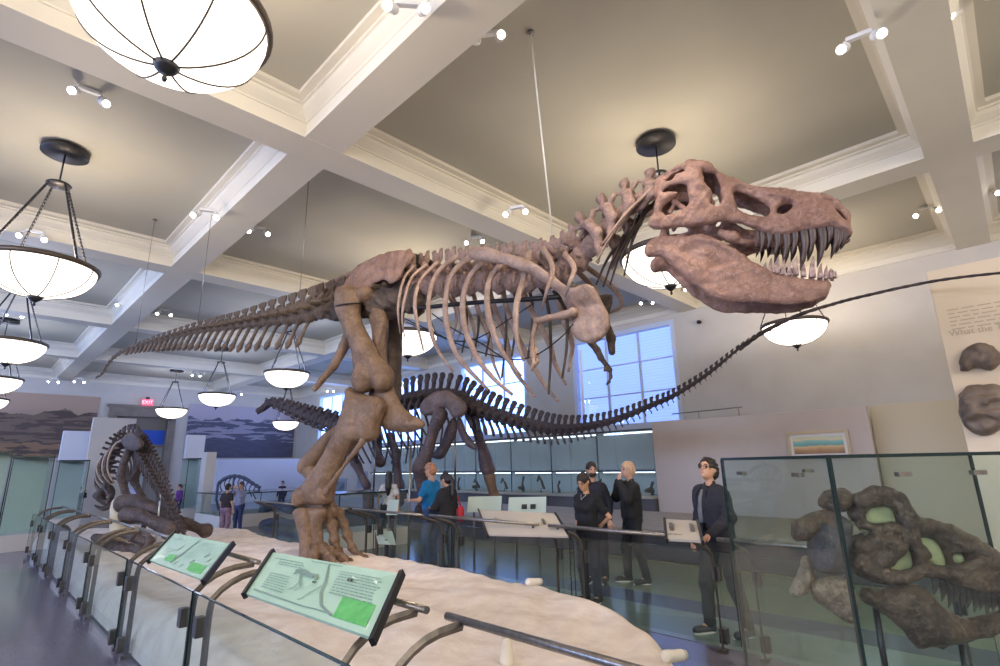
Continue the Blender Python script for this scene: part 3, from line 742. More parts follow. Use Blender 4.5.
# sacral block between them
P0, P1 = H(335, 308, 7.7), H(415, 296, 7.15)
S = SDF(np.minimum(P0, P1)-.5, np.maximum(P0, P1)+.5, .03); S.cap(P0, P1, .17, .2, .05, (1, 1, .8)); S.noise(.05, 12, 5); S.build('sacrum', M_dark_shade, REX)
# pubis with its boot, ischium
plate('pubis', BODY, [(376, 303), (383, 308), (387, 322), (384, 345), (385, 368), (392, 388), (400, 404), (410, 415), (423, 420), (424, 428), (410, 433), (392, 432), (378, 424), (371, 405), (372, 385), (376, 360), (375, 335), (370, 315)], .10, .12, M_leg, REX, w0=.16, noise=.01)
limb('ischium', [(H(352, 325, 7.4), .09), (H(345, 345, 7.4), .075), (H(334, 366, 7.4), .06), (H(322, 380, 7.4), .045), (H(315, 389, 7.4), .04)], M_leg, REX)
# ---- near hind leg
LEG = Frame((H(345, 420, 7.25)[0], H(345, 420, 7.25)[1], 0), CR_h*.9-HF*.43)
plate('femur', LEG, [(337, 292), (345, 284), (356, 287), (359, 300), (358, 316), (366, 332), (374, 346), (380, 358), (388, 364), (392, 376), (389, 389), (380, 392), (374, 384), (368, 392), (358, 391), (353, 380), (356, 366), (352, 346), (344, 328), (337, 312)], .15, .17, M_leg, REX, res=.018, noise=.012,
      extra=lambda S: (S.ell((*LEG.px(365, 379, .02), .05), (.17, .2, .17), .05), S.ell((*LEG.px(382, 378, .0), -.04), (.14, .2, .16), .05), S.ell((*LEG.px(362, 293, 0), -.12), (.13, .13, .18), .06)))
MB().tube([LEG.W(*LEG.px(338+12*(1-math.cos(a))/1, 308+1.5*math.sin(a*1)-2*(1-math.cos(a)), .0), 0.17*math.sin(a)) for a in np.linspace(0, PI, 12)], .012, 6).build('steel_band', M_rod, REX)
def c66(pts): return [(270+a/3.03, 360+b/3.03) for a, b in pts]
plate('tibia', LEG, c66([(238, 80), (262, 92), (300, 108), (335, 112), (350, 135), (345, 165), (330, 200), (326, 238), (300, 250), (268, 245), (240, 275), (212, 320), (196, 370), (188, 402), (184, 432), (150, 440), (105, 438), (78, 428), (80, 402), (105, 375), (130, 340), (168, 285), (205, 215), (226, 150), (236, 110)]), .15, .16, M_leg, REX, res=.018, w0=.02, noise=.012,
      extra=lambda S: (S.ell((*LEG.px(304, 497, 0), .03), (.14, .13, .16), .04), S.ell((*LEG.px(321, 495, 0), -.02), (.16, .13, .16), .04), S.ell((*LEG.px(370, 425, 0), .06), (.12, .2, .1), .06)))
limb('fibula', [(LEG.W(*LEG.px(380, 406, .1), .08), .05), (LEG.W(*LEG.px(362, 442, .1), .10), .035), (LEG.W(*LEG.px(338, 474, .1), .10), .03), (LEG.W(*LEG.px(326, 492, .1), .10), .045)], M_leg, REX)
def c513(pts): return [(280+a/5.127, 440+b/5.127) for a, b in pts]
for nm, poly, w in [('metatarsal', [(66, 368), (95, 345), (130, 345), (150, 380), (160, 470), (170, 560), (178, 640), (150, 660), (112, 640), (106, 575), (108, 500), (92, 425)], .08),
                    ('metatarsal', [(130, 345), (180, 335), (240, 348), (232, 385), (214, 420), (212, 480), (222, 560), (235, 640), (200, 660), (172, 640), (165, 560), (155, 470), (140, 390)], .0)]:
    plate(nm, LEG, c513(poly), .09, .1, M_leg, REX, res=.016, w0=w, noise=.008)
FOOT0 = LEG.W(*LEG.px(317, 562, 0), 0)
def toe(name, pts, r0, m, parent=None, seed=0, claw=True):
    parent = parent or REX
    """phalanx chain: knuckled bones ending in a claw"""
    P = [np.array(p, float) for p in pts]; S = SDF(np.min(P, 0)-r0*2.2, np.max(P, 0)+r0*2.2, .013)
    for i in range(len(P)-1):
        r = r0*(1-.12*i); a, b = P[i], P[i+1]; m_ = (a+b)/2
        if i == len(P)-2 and claw: S.chain([a, m_+np.array([0, 0, r*.5]), b], [r*.95, r*.7, r*.2], .02)
        else: S.chain([a+(b-a)*.12, m_, b-(b-a)*.12], [r, r*.68, r*1.02], .012)
    S.noise(.004, 20, seed); return S.build(name, m, parent)
for k, (dx, dy) in enumerate([(-.55, -.8), (-.1, -1), (.2, -.85)]):
    d = np.array([dx, dy, 0]); d /= np.linalg.norm(d); b = FOOT0+np.array([0, 0, .0]); g = .43
    toe('toe', [np.array([b[0], b[1], g+.16])+d*.08, np.array([b[0], b[1], g+.11])+d*.25, np.array([b[0], b[1], g+.08])+d*.36, np.array([b[0], b[1], g+.06])+d*.46, np.array([b[0], b[1], g+.01])+d*.58], .075, M_leg, seed=k)
# ---- far hind leg
limb('femur', [(H(396, 292, 7.9), .17), (H(394, 320, 7.9), .15), (H(392, 350, 7.85), .15), (H(390, 378, 7.8), .17), (H(388, 396, 7.8), .19)], M_dark_shade, REX)
limb('tibia', [(H(384, 402, 7.9), .18), (H(360, 418, 7.9), .13), (H(328, 440, 7.9), .11), (H(306, 466, 7.95), .13)], M_leg, REX)
limb('metatarsal', [(H(308, 468, 7.95), .12), (H(322, 490, 7.8), .09), (H(333, 512, 7.65), .09)], M_leg, REX)
toe('toe', [H(327, 511, 7.6), H(332, 526, 7.55), H(334.5, 541, 7.5), H(338.5, 552, 7.45), H(345, 560, 7.4), H(356, 565, 7.3)], .088, M_leg, seed=7)
toe('toe', [H(338.5, 512, 7.7), H(343.5, 524, 7.7), H(347.5, 536, 7.65), H(352.5, 549, 7.6), H(360, 556, 7.55), H(371, 561.5, 7.4)], .08, M_leg, seed=8)
toe('toe', [H(333, 512, 7.8), H(334, 530, 7.85), H(334, 545, 7.9), H(335, 555, 7.95)], .07, M_leg, seed=9)
# ---- shoulder and arms
scap = crop5([(448, 120), (460, 98), (505, 98), (560, 116), (620, 133), (672, 164), (708, 198), (730, 210), (762, 194), (790, 200), (800, 240), (822, 282), (825, 312), (806, 347), (770, 366), (722, 352), (703, 326), (714, 288), (698, 255), (694, 228), (655, 192), (600, 166), (540, 146), (480, 138), (452, 134)])
plate('scapula', BODY, scap, .05, .07, M_rib, REX, res=.014, w0=.14, wfun=lambda U, V: .26*np.clip((V-3.15)/.5, 0, 1), noise=.01, nf=12)
P = [BODY.px(a, b, .14) for a, b in scap]; A = np.array(P)
S = SDF((A[:, 0].min()-.1, A[:, 1].min()-.1, -.9), (A[:, 0].max()+.1, A[:, 1].max()+.1, -.1), .02); inflate(S, BODY, P, .04, .07, w0=-.06, px=False, wfun=lambda U, V: -.4*np.clip((V-3.2)/.5, 0, 1)); S.noise(.01, 12, 3); S.build('scapula', M_dark_shade, REX, xf=BODY.world)
def bp(a, b, w): return BODY.W(*BODY.px(a, b, w), w)
limb('humerus', [(bp(573, 312, .24), .05), (bp(563, 315.5, .28), .04), (bp(548, 318, .3), .032), (bp(537, 321, .3), .042)], M_rib, REX, res=.011, noise=.003)
limb('forearm', [(bp(536, 323, .3), .03), (bp(533, 335, .3), .022), (bp(532.5, 346, .3), .03)], M_rib, REX, res=.01, noise=.003)
toe('finger', [bp(532, 347, .3), bp(533.5, 356, .31), bp(534.5, 364, .32), bp(531, 372, .32)], .034, M_rib, seed=3)
toe('finger', [bp(535, 347, .27), bp(537, 355, .28), bp(537.5, 362, .28), bp(535, 369, .28)], .028, M_rib, seed=4)
limb('humerus', [(bp(591, 342, -.2), .045), (bp(597, 350, -.2), .032), (bp(601, 358, -.2), .035)], M_dark_shade, REX, res=.011, noise=.003)
limb('forearm', [(bp(602, 359, -.2), .028), (bp(607, 366, -.2), .02), (bp(610, 370, -.2), .026)], M_dark_shade, REX, res=.01, noise=.003)
toe('finger', [bp(610, 370, -.2), bp(611, 377, -.2), bp(609, 382, -.2), bp(605, 387.5, -.2)], .022, M_dark_shade, seed=5)
toe('finger', [bp(609, 371, -.18), bp(606, 368, -.16), bp(604, 372, -.15)], .018, M_dark_shade, seed=6)
limb('clavicle', [(bp(610, 302, -.12), .022), (bp(605, 318, -.12), .03), (bp(611, 338, -.12), .045), (bp(612, 352, -.12), .035)], M_dark_shade, REX, res=.011, noise=.004)
# long thin neck ribs
for a, b, a2, b2, w in [(655, 186, 601, 246, .22), (650, 192, 612, 232, .25), (640, 200, 596, 262, .24), (660, 196, 632, 240, -.1), (652, 205, 622, 258, -.12), (640, 215, 610, 285, -.15), (633, 225, 603, 287, -.18), (646, 210, 624, 276, -.12), (625, 235, 596, 285, -.2)]:
    h0 = np.interp(a, [590, 664], [5.2, 4.5]); P = [H(a, b, h0-w*.6), H((a+a2)/2-3, (b+b2)/2-1, h0+.15-w*.7), H(a2, b2, h0+.3-w*.7)]
    MB().tube(spline(P, 10), list(np.linspace(.022, .009, 10)), 7).build('neck_rib', M_rib if w > 0 else M_dark_shade, REX)

# ================================================================== SKULL
SK = Frame((H(750, 230, 4.2)[0], H(750, 230, 4.2)[1], 0), CR_h*.92-HF*.39)
def cs(pts): return [(630+a/4.1625, 140+b/4.1625) for a, b in pts]
def z1(pts): return [(640+a/7.4, 150+b/7.4) for a, b in pts]
def z2(pts): return [(740+a/7.4, 160+b/7.4) for a, b in pts]
skull_out = z1([(60, 582), (90, 530), (110, 470), (112, 400), (128, 350), (105, 290), (140, 205), (180, 160), (250, 115), (318, 88), (340, 68), (380, 64), (420, 74), (490, 66), (532, 88), (570, 128), (640, 158), (720, 198), (800, 228), (875, 238)]) + \
 z2([(60, 140), (100, 158), (200, 164), (320, 172), (400, 178), (500, 188), (600, 200), (720, 234), (790, 288), (835, 340), (850, 390), (850, 480), (838, 518), (800, 494), (740, 477), (660, 477), (560, 492), (450, 513), (340, 538), (250, 533), (150, 522), (60, 492), (0, 458)]) + \
 z1([(700, 545), (640, 535), (560, 545), (480, 570), (400, 578), (300, 590), (200, 602), (120, 608)])
sk_holes = [z1([(176, 215), (182, 188), (232, 163), (322, 148), (338, 168), (262, 186), (246, 228), (194, 248)]),
 z1([(160, 336), (200, 292), (260, 276), (342, 268), (362, 318), (368, 412), (345, 448), (280, 474), (203, 504), (168, 488), (162, 452), (222, 392), (288, 346), (282, 326), (220, 326)]),
 z1([(446, 150), (500, 165), (545, 172), (574, 200), (590, 270), (594, 330), (610, 352), (604, 388), (572, 430), (526, 420), (514, 396), (540, 350), (532, 310), (484, 268), (462, 215)]),
 z1([(690, 285), (760, 300), (868, 338)]) + z2([(100, 248), (212, 298), (230, 335), (224, 382), (182, 404), (100, 398), (10, 378)]) + z1([(815, 468), (760, 448), (714, 422), (700, 370)]),
 z2([(270, 348), (296, 314), (343, 294), (388, 295), (402, 312), (364, 350), (330, 378), (288, 380)]),
 z2([(592, 245), (645, 262), (722, 273), (772, 303), (803, 348), (820, 398), (788, 400), (752, 362), (700, 306), (640, 285)])]
U0 = SK.px(660, 230, .2)[0]; U1 = SK.px(855, 220, .1)[0]; LS = U1-U0
topv = [SK.px(a, b, .2) for a, b in cs([(95, 230), (140, 140), (200, 100), (300, 78), (420, 148), (600, 183), (780, 198), (880, 238), (920, 275), (945, 350)])]
tu = np.array([p[0] for p in topv]); tv = np.array([p[1] for p in topv])
def halfw(U, V):
    t = np.clip((U-U0)/LS, -.1, 1.02)
    w = np.interp(t, [-.1, 0, .25, .4, .6, .85, .95, 1.0, 1.02], [.24, .25, .25, .20, .16, .14, .11, .05, .02])
    top = np.interp(U, tu, tv); dep = np.clip((top-V)/.22, 0, 1)
    return w*(.62+.38*np.sqrt(np.clip(dep, 0, 1)))
P = np.array([SK.px(a, b, .2) for a, b in skull_out])
S = SDF((P[:, 0].min()-.06, P[:, 1].min()-.12, -.42), (P[:, 0].max()+.06, P[:, 1].max()+.06, .42), .0115)
g = [S.lo[i]+S.res*np.arange(S.n[i]) for i in range(3)]; U, V = np.meshgrid(g[0], g[1], indexing='ij')
d_out = polysd(U, V, smooth_poly([tuple(p) for p in P], 2)); dh = np.full(U.shape, 9.0)
for h in sk_holes: dh = np.minimum(dh, polysd(U, V, smooth_poly([SK.px(a, b, .2) for a, b in h], 1)))
d2 = np.maximum(d_out, -dh)
ins = np.clip(-d2/.045, 0, 1); th = (.045*np.sqrt(1-(1-ins)**2))
# recessed fossa round the big opening in front of the eye
fo = polysd(U, V, smooth_poly([SK.px(a, b, .2) for a, b in cs([(415, 180), (480, 185), (590, 225), (700, 240), (700, 300), (600, 310), (540, 330), (440, 305), (425, 250)])], 1))
HW = halfw(U, V) - .022*np.clip(-fo/.02, 0, 1)
aw = np.abs(g[2])[None, None, :]
shell = np.where((d2 < 0)[:, :, None], np.abs(aw-HW[:, :, None])-th[:, :, None], np.sqrt(np.maximum(d2, 0)[:, :, None]**2+(aw-HW[:, :, None])**2)).astype(np.float32)
S.put((slice(None),)*3, shell*.8, .0, 'add')
# roof of the skull: fills across near the top edge; premaxilla closes the snout
top = np.interp(U, tu, tv)
roof = np.maximum(np.maximum(d_out, (top-V)-.07)[:, :, None], aw-HW[:, :, None])
S.put((slice(None),)*3, roof.astype(np.float32), .03, 'add')
prem = np.maximum(np.maximum(np.maximum(d_out, (U0+LS*.93)-U), -dh)[:, :, None], aw-HW[:, :, None]); S.put((slice(None),)*3, prem.astype(np.float32), .02, 'add')
def sp3(a, b, w): return (*SK.px(*cs([(a, b)])[0], w), w)
for s_ in (-1, 1):
    S.cap(sp3(330, 235, .2)[:2]+(.2*s_,), sp3(345, 262, .2)[:2]+(.2*s_,), .02, .02, .02)
    S.cap(sp3(170, 245, .2)[:2]+(.2*s_,), sp3(245, 300, .2)[:2]+(.2*s_,), .022, .02, .02)     # inner temporal bar
    S.cap(sp3(165, 300, .2)[:2]+(.2*s_,), sp3(205, 225, .2)[:2]+(.18*s_,), .02, .018, .02)
    S.chain([sp3(380, 380, .2)[:2]+(.16*s_,), sp3(430, 395, .2)[:2]+(.14*s_,), sp3(480, 410, .2)[:2]+(.10*s_,), sp3(560, 400, .2)[:2]+(.07*s_,)], [.035, .05, .035, .03], .03)
    S.ell(sp3(250, 85, .2)[:2]+(.13*s_,), (.06, .03, .05), .03); S.ell(sp3(320, 100, .2)[:2]+(.16*s_,), (.05, .03, .04), .03)
    S.chain([sp3(95, 350, .2)[:2]+(.25*s_,), sp3(200, 345, .2)[:2]+(.26*s_,), sp3(300, 325, .2)[:2]+(.25*s_,), sp3(400, 320, .2)[:2]+(.215*s_,), sp3(520, 345, .2)[:2]+(.19*s_,)], [.03, .035, .03, .026, .02], .03)
S.chain([sp3(250, 230, 0)[:2]+(0,), sp3(200, 210, 0)[:2]+(0,), sp3(110, 230, 0)[:2]+(0,)], [.07, .09, .06], .04)     # braincase
S.cap(sp3(200, 210, 0)[:2]+(-.2,), sp3(200, 210, 0)[:2]+(.2,), .03, .03, .04)
S.noise(.010, 18, 4); S.noise(.003, 45, 9)
skull = S.build('skull', M_skull, REX, xf=SK.world)
# lower jaw
jaw_out = [(644.5, 249), (648, 242), (656, 237), (668, 235.8), (683, 237), (700, 234.5), (712, 235.5), (721, 241), (731, 247), (743, 253), (752, 260), (765, 267), (779, 271), (793, 273.5), (808, 276), (822, 277), (832.5, 272), (835, 280), (831, 287), (822, 294), (812, 299), (790, 303), (767, 302), (745, 301.5), (730, 301.5), (718, 300.5), (704, 293), (690, 283), (678, 272), (668, 262), (661, 256), (651, 256)]
P = np.array([SK.px(a, b, .2) for a, b in jaw_out]); JU1 = P[:, 0].max()
S = SDF((P[:, 0].min()-.06, P[:, 1].min()-.06, -.42), (P[:, 0].max()+.06, P[:, 1].max()+.06, .42), .0115)
g = [S.lo[i]+S.res*np.arange(S.n[i]) for i in range(3)]; U, V = np.meshgrid(g[0], g[1], indexing='ij')
d2 = polysd(U, V, smooth_poly([tuple(p) for p in P], 2)); t = (U-P[:, 0].min())/(JU1-P[:, 0].min())
HW = np.interp(t, [0, .3, .6, .85, .95, 1], [.2, .21, .17, .11, .07, .02])
dep = polysd(U, V, smooth_poly([SK.px(a, b, .2) for a, b in cs([(190, 470), (250, 420), (340, 415), (420, 440), (450, 490), (410, 540), (340, 552), (300, 530), (250, 520)])], 2))
HW = HW - .03*np.clip(-dep/.05, 0, 1)
ins = np.clip(-d2/.06, 0, 1); th = .036*np.sqrt(1-(1-ins)**2); aw = np.abs(g[2])[None, None, :]
shell = np.where((d2 < 0)[:, :, None], np.abs(aw-HW[:, :, None])-th[:, :, None], np.sqrt(np.maximum(d2, 0)[:, :, None]**2+(aw-HW[:, :, None])**2)).astype(np.float32)
S.put((slice(None),)*3, shell*.8, .0, 'add')
S.put((slice(None),)*3, np.maximum(np.maximum(d2, .90-t)[:, :, None], aw-HW[:, :, None]).astype(np.float32), .02, 'add')
for s_ in (-1, 1):
    S.ell(SK.px(700, 268, .25)+(.2*s_,), (.05, .022, .03), .04); S.ell(SK.px(648, 249, .25)+(.2*s_,), (.045, .06, .05), .03)
S.noise(.009, 16, 14); S.noise(.0025, 45, 19)
jaw = S.build('lower_jaw', M_skull, REX, xf=SK.world)
# teeth
def tooth(parent, base, tip, r, m, back):
    base = np.array(base); tip = np.array(tip); mid = (base+tip)/2+back*np.linalg.norm(tip-base)*.07
    P = spline([base, mid, tip], 9); MB().tube(P, [r*.92, r, r*.98, r*.9, r*.8, r*.66, r*.5, r*.3, r*.06], 9, flat=.75, side=SK.N).build('tooth', m, parent)
up = [(530, 372, 522, 448, .6), (546, 372, 542, 470, .8), (577, 374, 574, 452, 1), (610, 374, 603, 478, 1.1), (646, 372, 640, 500, 1.25), (682, 366, 676, 474, 1.2), (718, 360, 716, 515, 1.35), (753, 354, 748, 474, 1.3), (793, 350, 790, 503, 1.35), (828, 350, 826, 432, 1.15), (856, 354, 846, 472, 1.1), (876, 362, 866, 452, .95), (896, 370, 886, 436, .85), (914, 378, 905, 415, .75)]
for a, b, a2, b2, q in up:
    (x0, y0), (x1, y1) = cs([(a, b), (a2, b2)])
    u0, v0 = SK.px(x0, y0, .17); w = float(np.interp((u0-U0)/LS, [.4, .6, .85, .95, 1.0], [.2, .16, .135, .10, .03]))
    for s_ in (1, -1):
        u0, v0 = SK.px(x0, y0, w); u1, v1 = SK.px(x1, y1, w)
        if s_ < 0: u0 += .02; u1 += .02; v1 += .03
        tooth(skull, SK.W(u0, v0, s_*w), SK.W(u1, v1, s_*w*.92), .025*q, M_tooth, SK.X*1.0)
lo = [(560, 540, 566, 505, .6), (585, 548, 590, 487, .8), (612, 552, 618, 482, .9), (638, 556, 644, 494, .8), (664, 560, 668, 505, .8), (690, 560, 694, 483, 1.0), (722, 564, 726, 512, .95), (760, 568, 766, 482, 1.05), (792, 572, 797, 510, .9), (816, 574, 820, 520, .8), (834, 572, 838, 530, .7), (846, 566, 848, 540, .6)]
for a, b, a2, b2, q in lo:
    (x0, y0), (x1, y1) = cs([(a, b), (a2, b2)])
    u0, _ = SK.px(x0, y0, .12); w = float(np.interp(u0/JU1, [.0, .3, .7, .92, 1.0], [.17, .16, .12, .07, .02]))
    for s_ in (1, -1):
        u0, v0 = SK.px(x0, y0, w); u1, v1 = SK.px(x1, y1, w)
        if s_ < 0: u0 += .02; u1 += .02
        tooth(jaw, SK.W(u0, v0-.01, s_*w), SK.W(u1, v1, s_*w*.95), .023*q, M_tooth_low, SK.X*-.6)
# armature under the skull and supporting mast hidden in the leg
# hanging cables (each from the ceiling down to the spine)
for nm, (x, y, h), q in [('thick pale suspension cable running down to the shoulders of the tyrannosaur', (553, 240, 5.6), .010), ('thin steel cable hanging to the base of the tyrannosaur tail', (300, 292, 7.95), .005), ('thin steel cable hanging to the middle of the tyrannosaur tail', (198, 322, 8.9), .005), ('faint thin cable hanging over the far third of the tyrannosaur tail', (136, 341, 9.5), .004)]:
    p = H(x, y, h); top_ = p.copy(); top_[2] = ZC if q < .009 else ZC
    if q > .009:
        d = ray(527, 0); tt = (ZC-1.6)/d[2]; top_ = CAM+d*tt; 
        hh = 4.95; top_ = H(527, 0, hh); e = top_-p; top_ = p+e*((ZC-p[2])/e[2])
    c = thing('suspension_cable', nm, 'cable', p)
    MB().tube([p, top_], q, 6).build('wire', mat('cable_pale', (225, 222, 210), .4) if q > .009 else M_steel, c)
    MB().tube([p-np.array([0, 0, .03]), p+np.array([0, 0, .04])], q*2.5, 8).build('clamp', M_steel, c)
    MB().lathe([(0, 0), (.04, 0), (.04, -.03), (0, -.03)], top_, 12).build('ceiling_plate', M_steel, c)
# ================================================================== SAND BED AND BARRIERS
def sand_h(x, y):
    return .40+.010*math.sin(9*x+5*y+1.5*math.sin(2*x))+.007*math.sin(17*y-8*x+2*math.sin(3*y))+.035*math.sin(1.3*x+.7*y)*math.sin(.9*y-.5*x)+.02*math.sin(4.1*x+1.3*y+1)+.012*math.sin(7*x-3*y)
M_sand = mat('sand_bed', (238, 224, 214), .9, c2=(222, 204, 192), scale=5, bump=.9, bscale=9, detail=10)
# outline of the bed (near side along the barrier, rounded nose towards the right)
edge = [(1.36, 15.2), (1.36, 12), (1.36, 6), (1.36, 3.2), (1.4, 2.1), (1.7, 1.55), (2.2, 1.35), (2.8, 1.4), (3.32, 1.65), (3.8, 2.1), (4.18, 2.75), (4.42, 3.5), (4.52, 4.5), (4.5, 6.0), (4.4, 8.5), (4.4, 12), (4.4, 15.2)]
ed = [tuple(p) for p in spline([(a, b, 0) for a, b in edge], 420)[:, :2]]
mb = MB(); N0 = 50
cx = 2.9
vs = []; fs = []
ncol = len(ed)
half = ncol//2
for i in range(ncol):
    a = np.array(ed[i]); yy = a[1] if a[1] > 1.6 else 1.6+(a[1]-1.6)*.5
    c = np.array([cx, max(a[1], 3.0)])
    for j in range(N0):
        t = j/(N0-1); p = a*(1-t)+c*t; dist = np.linalg.norm(p-a)
        r = min(1, dist/.22); z = sand_h(*p)*(.0+1.0*math.sqrt(1-(1-r)**2)) if j else .12
        vs.append((p[0], p[1], max(z, .12)))
for i in range(ncol-1):
    for j in range(N0-1): fs.append((i*N0+j, (i+1)*N0+j, (i+1)*N0+j+1, i*N0+j+1))
mb.add(vs, fs, True)
# low plinth wall under the sand
mb.add([(x, y, .02) for x, y in ed]+[(x, y, .125) for x, y in ed], [(i, i+1, ncol+i+1, ncol+i) for i in range(ncol-1)])
sand = mb.build('sand_bed', M_sand); sand['kind'] = 'stuff'; tag(sand, 'long pale rippled sand bed under the tyrannosaur skeleton, rounded at its near end', 'sand')
# pale stub lights lying on the sand
M_stub = mat('stub_plaster', (226, 214, 196), .6, bump=.2, bscale=30)
for (px_, py_, r), lb in zip([(534, 582, .042), (507, 651, .045), (507, 652, .05), (674, 656, .04)], ['small pale stub spotlight on the far edge of the sand', 'pale stub spotlight on the sand just behind the near handrail', None, 'pale stub spotlight at the rounded right end of the sand bed']):
    if lb is None: continue
    p = atZ(px_, py_, .44); t = thing('floor_uplight', lb, 'light fitting', (p[0], p[1], .38), 'small spotlights on the sand bed')
    ax = CR_h*.8+HF*.2 if px_ != 507 else np.array([.1, .1, 1]); ax = ax/np.linalg.norm(ax)
    S = SDF(p-.16, p+.16, .008); S.cap(p-ax*.05, p+ax*.05, r, r*.82, .01); S.noise(.003, 30, 2); S.build('housing', M_stub, t)
    MB().tube([p+ax*.06, p+ax*.085], [r*.8, r*.62], 16).build('lens_ring', mat('lens_ring', (200, 190, 176), .4), t)
M_bglass = glass_mat('barrier_glass', (243, 248, 246), .8, haze=.02)
M_edge = mat('glass_edge', (26, 44, 42), .15, spec=.6)
M_post = mat('post_steel', (92, 88, 84), .38, metal=.7, c2=(112, 104, 96), scale=30)
M_foot = mat('clamp_dark', (78, 74, 72), .4, metal=.5)
def barrier(y0, y1, gx, inward, label, rail=True, rail_y=None, group='glass barriers round the sand bed', rx_=.45, rz=.9):
    """a glass panel with two flat steel posts that curve over to carry a rail"""
    t = thing('glass_barrier', label, 'barrier', (gx, (y0+y1)/2, 0), group); s = inward
    a, b = y0+.03, y1-.03
    MB().box((gx-.006, a, .06), (gx+.006, b, .80)).build('glass_pane', M_bglass, t)
    mb = MB(); mb.box((gx-.007, a, .80), (gx+.007, b, .808)); mb.box((gx-.007, a-.004, .06), (gx+.007, a, .808)); mb.box((gx-.007, b, .06), (gx+.007, b+.004, .808)); mb.build('glass_edge', M_edge, t)
    for yy in (a+.14, b-.14):
        prof = [(.05*s, 0), (.05*s, .4), (.055*s, .72), (.09*s, .80), (.19*s, .865), (.30*s, .895), (rx_*s, rz+.0)]
        P = spline([(gx+x, yy, z) for x, z in prof], 18); mb = MB()
        mb.tube(P, .022, 4, flat=.4, side=(0, 1, 0), smooth=False)
        mb.box((gx+.05*s-.04, yy-.03, 0), (gx+.05*s+.04, yy+.03, .03)); mb.build('post', M_post, t)
        for z in (.12, .62):
            MB().box((gx-.03, yy-.035, z-.06), (gx+.03, yy+.035, z+.06)).build('clamp', M_foot, t, .004)
    if rail:
        r0, r1 = rail_y or (y0+.09, y1-.06)
        MB().tube([(gx+rx_*s, r0, rz+.02), (gx+rx_*s, r1, rz+.02)], .018, 12).build('handrail', M_steel, t)
    return t
GX = 1.27
ny = [-1.9, .1, 2.13, 4.2, 6.2, 8.1, 9.85, 11.6, 13.3, 15.0]
where = ['nearest glass barrier at the bottom edge, its rail running off to the right', 'near glass barrier in the bottom foreground with a bare steel handrail over the sand', 'near glass barrier panel below the large green information sign', 'near glass barrier panel below the smaller green information sign', 'near glass barrier third from the large sign, in front of the fallen bones', 'near glass barrier in front of the feeding skeleton, fourth from the large sign', 'near glass barrier fifth from the large sign, towards the left edge', 'near glass barrier sixth from the large sign beside the left edge', 'furthest near side glass barrier at the left edge']
for i in range(len(ny)-1):
    barrier(ny[i], ny[i+1], GX, 1, where[i])
FX = 4.92
fy = [.35, 2.0, 3.78, 5.8, 7.75, 9.7, 11.7]
where = ['far glass barrier with handrail in front of the man in the dark jacket', 'far glass barrier with handrail in front of the fair haired man in black', 'far glass barrier between the woman in black and the back of the sign', 'far glass barrier with rail in front of the woman in the black jacket', 'far glass barrier beyond the tyrannosaur foot', 'far glass barrier behind the tyrannosaur metatarsals']
for i in range(len(fy)-1):
    barrier(fy[i], fy[i+1], FX, -1, where[i], rz=.95)
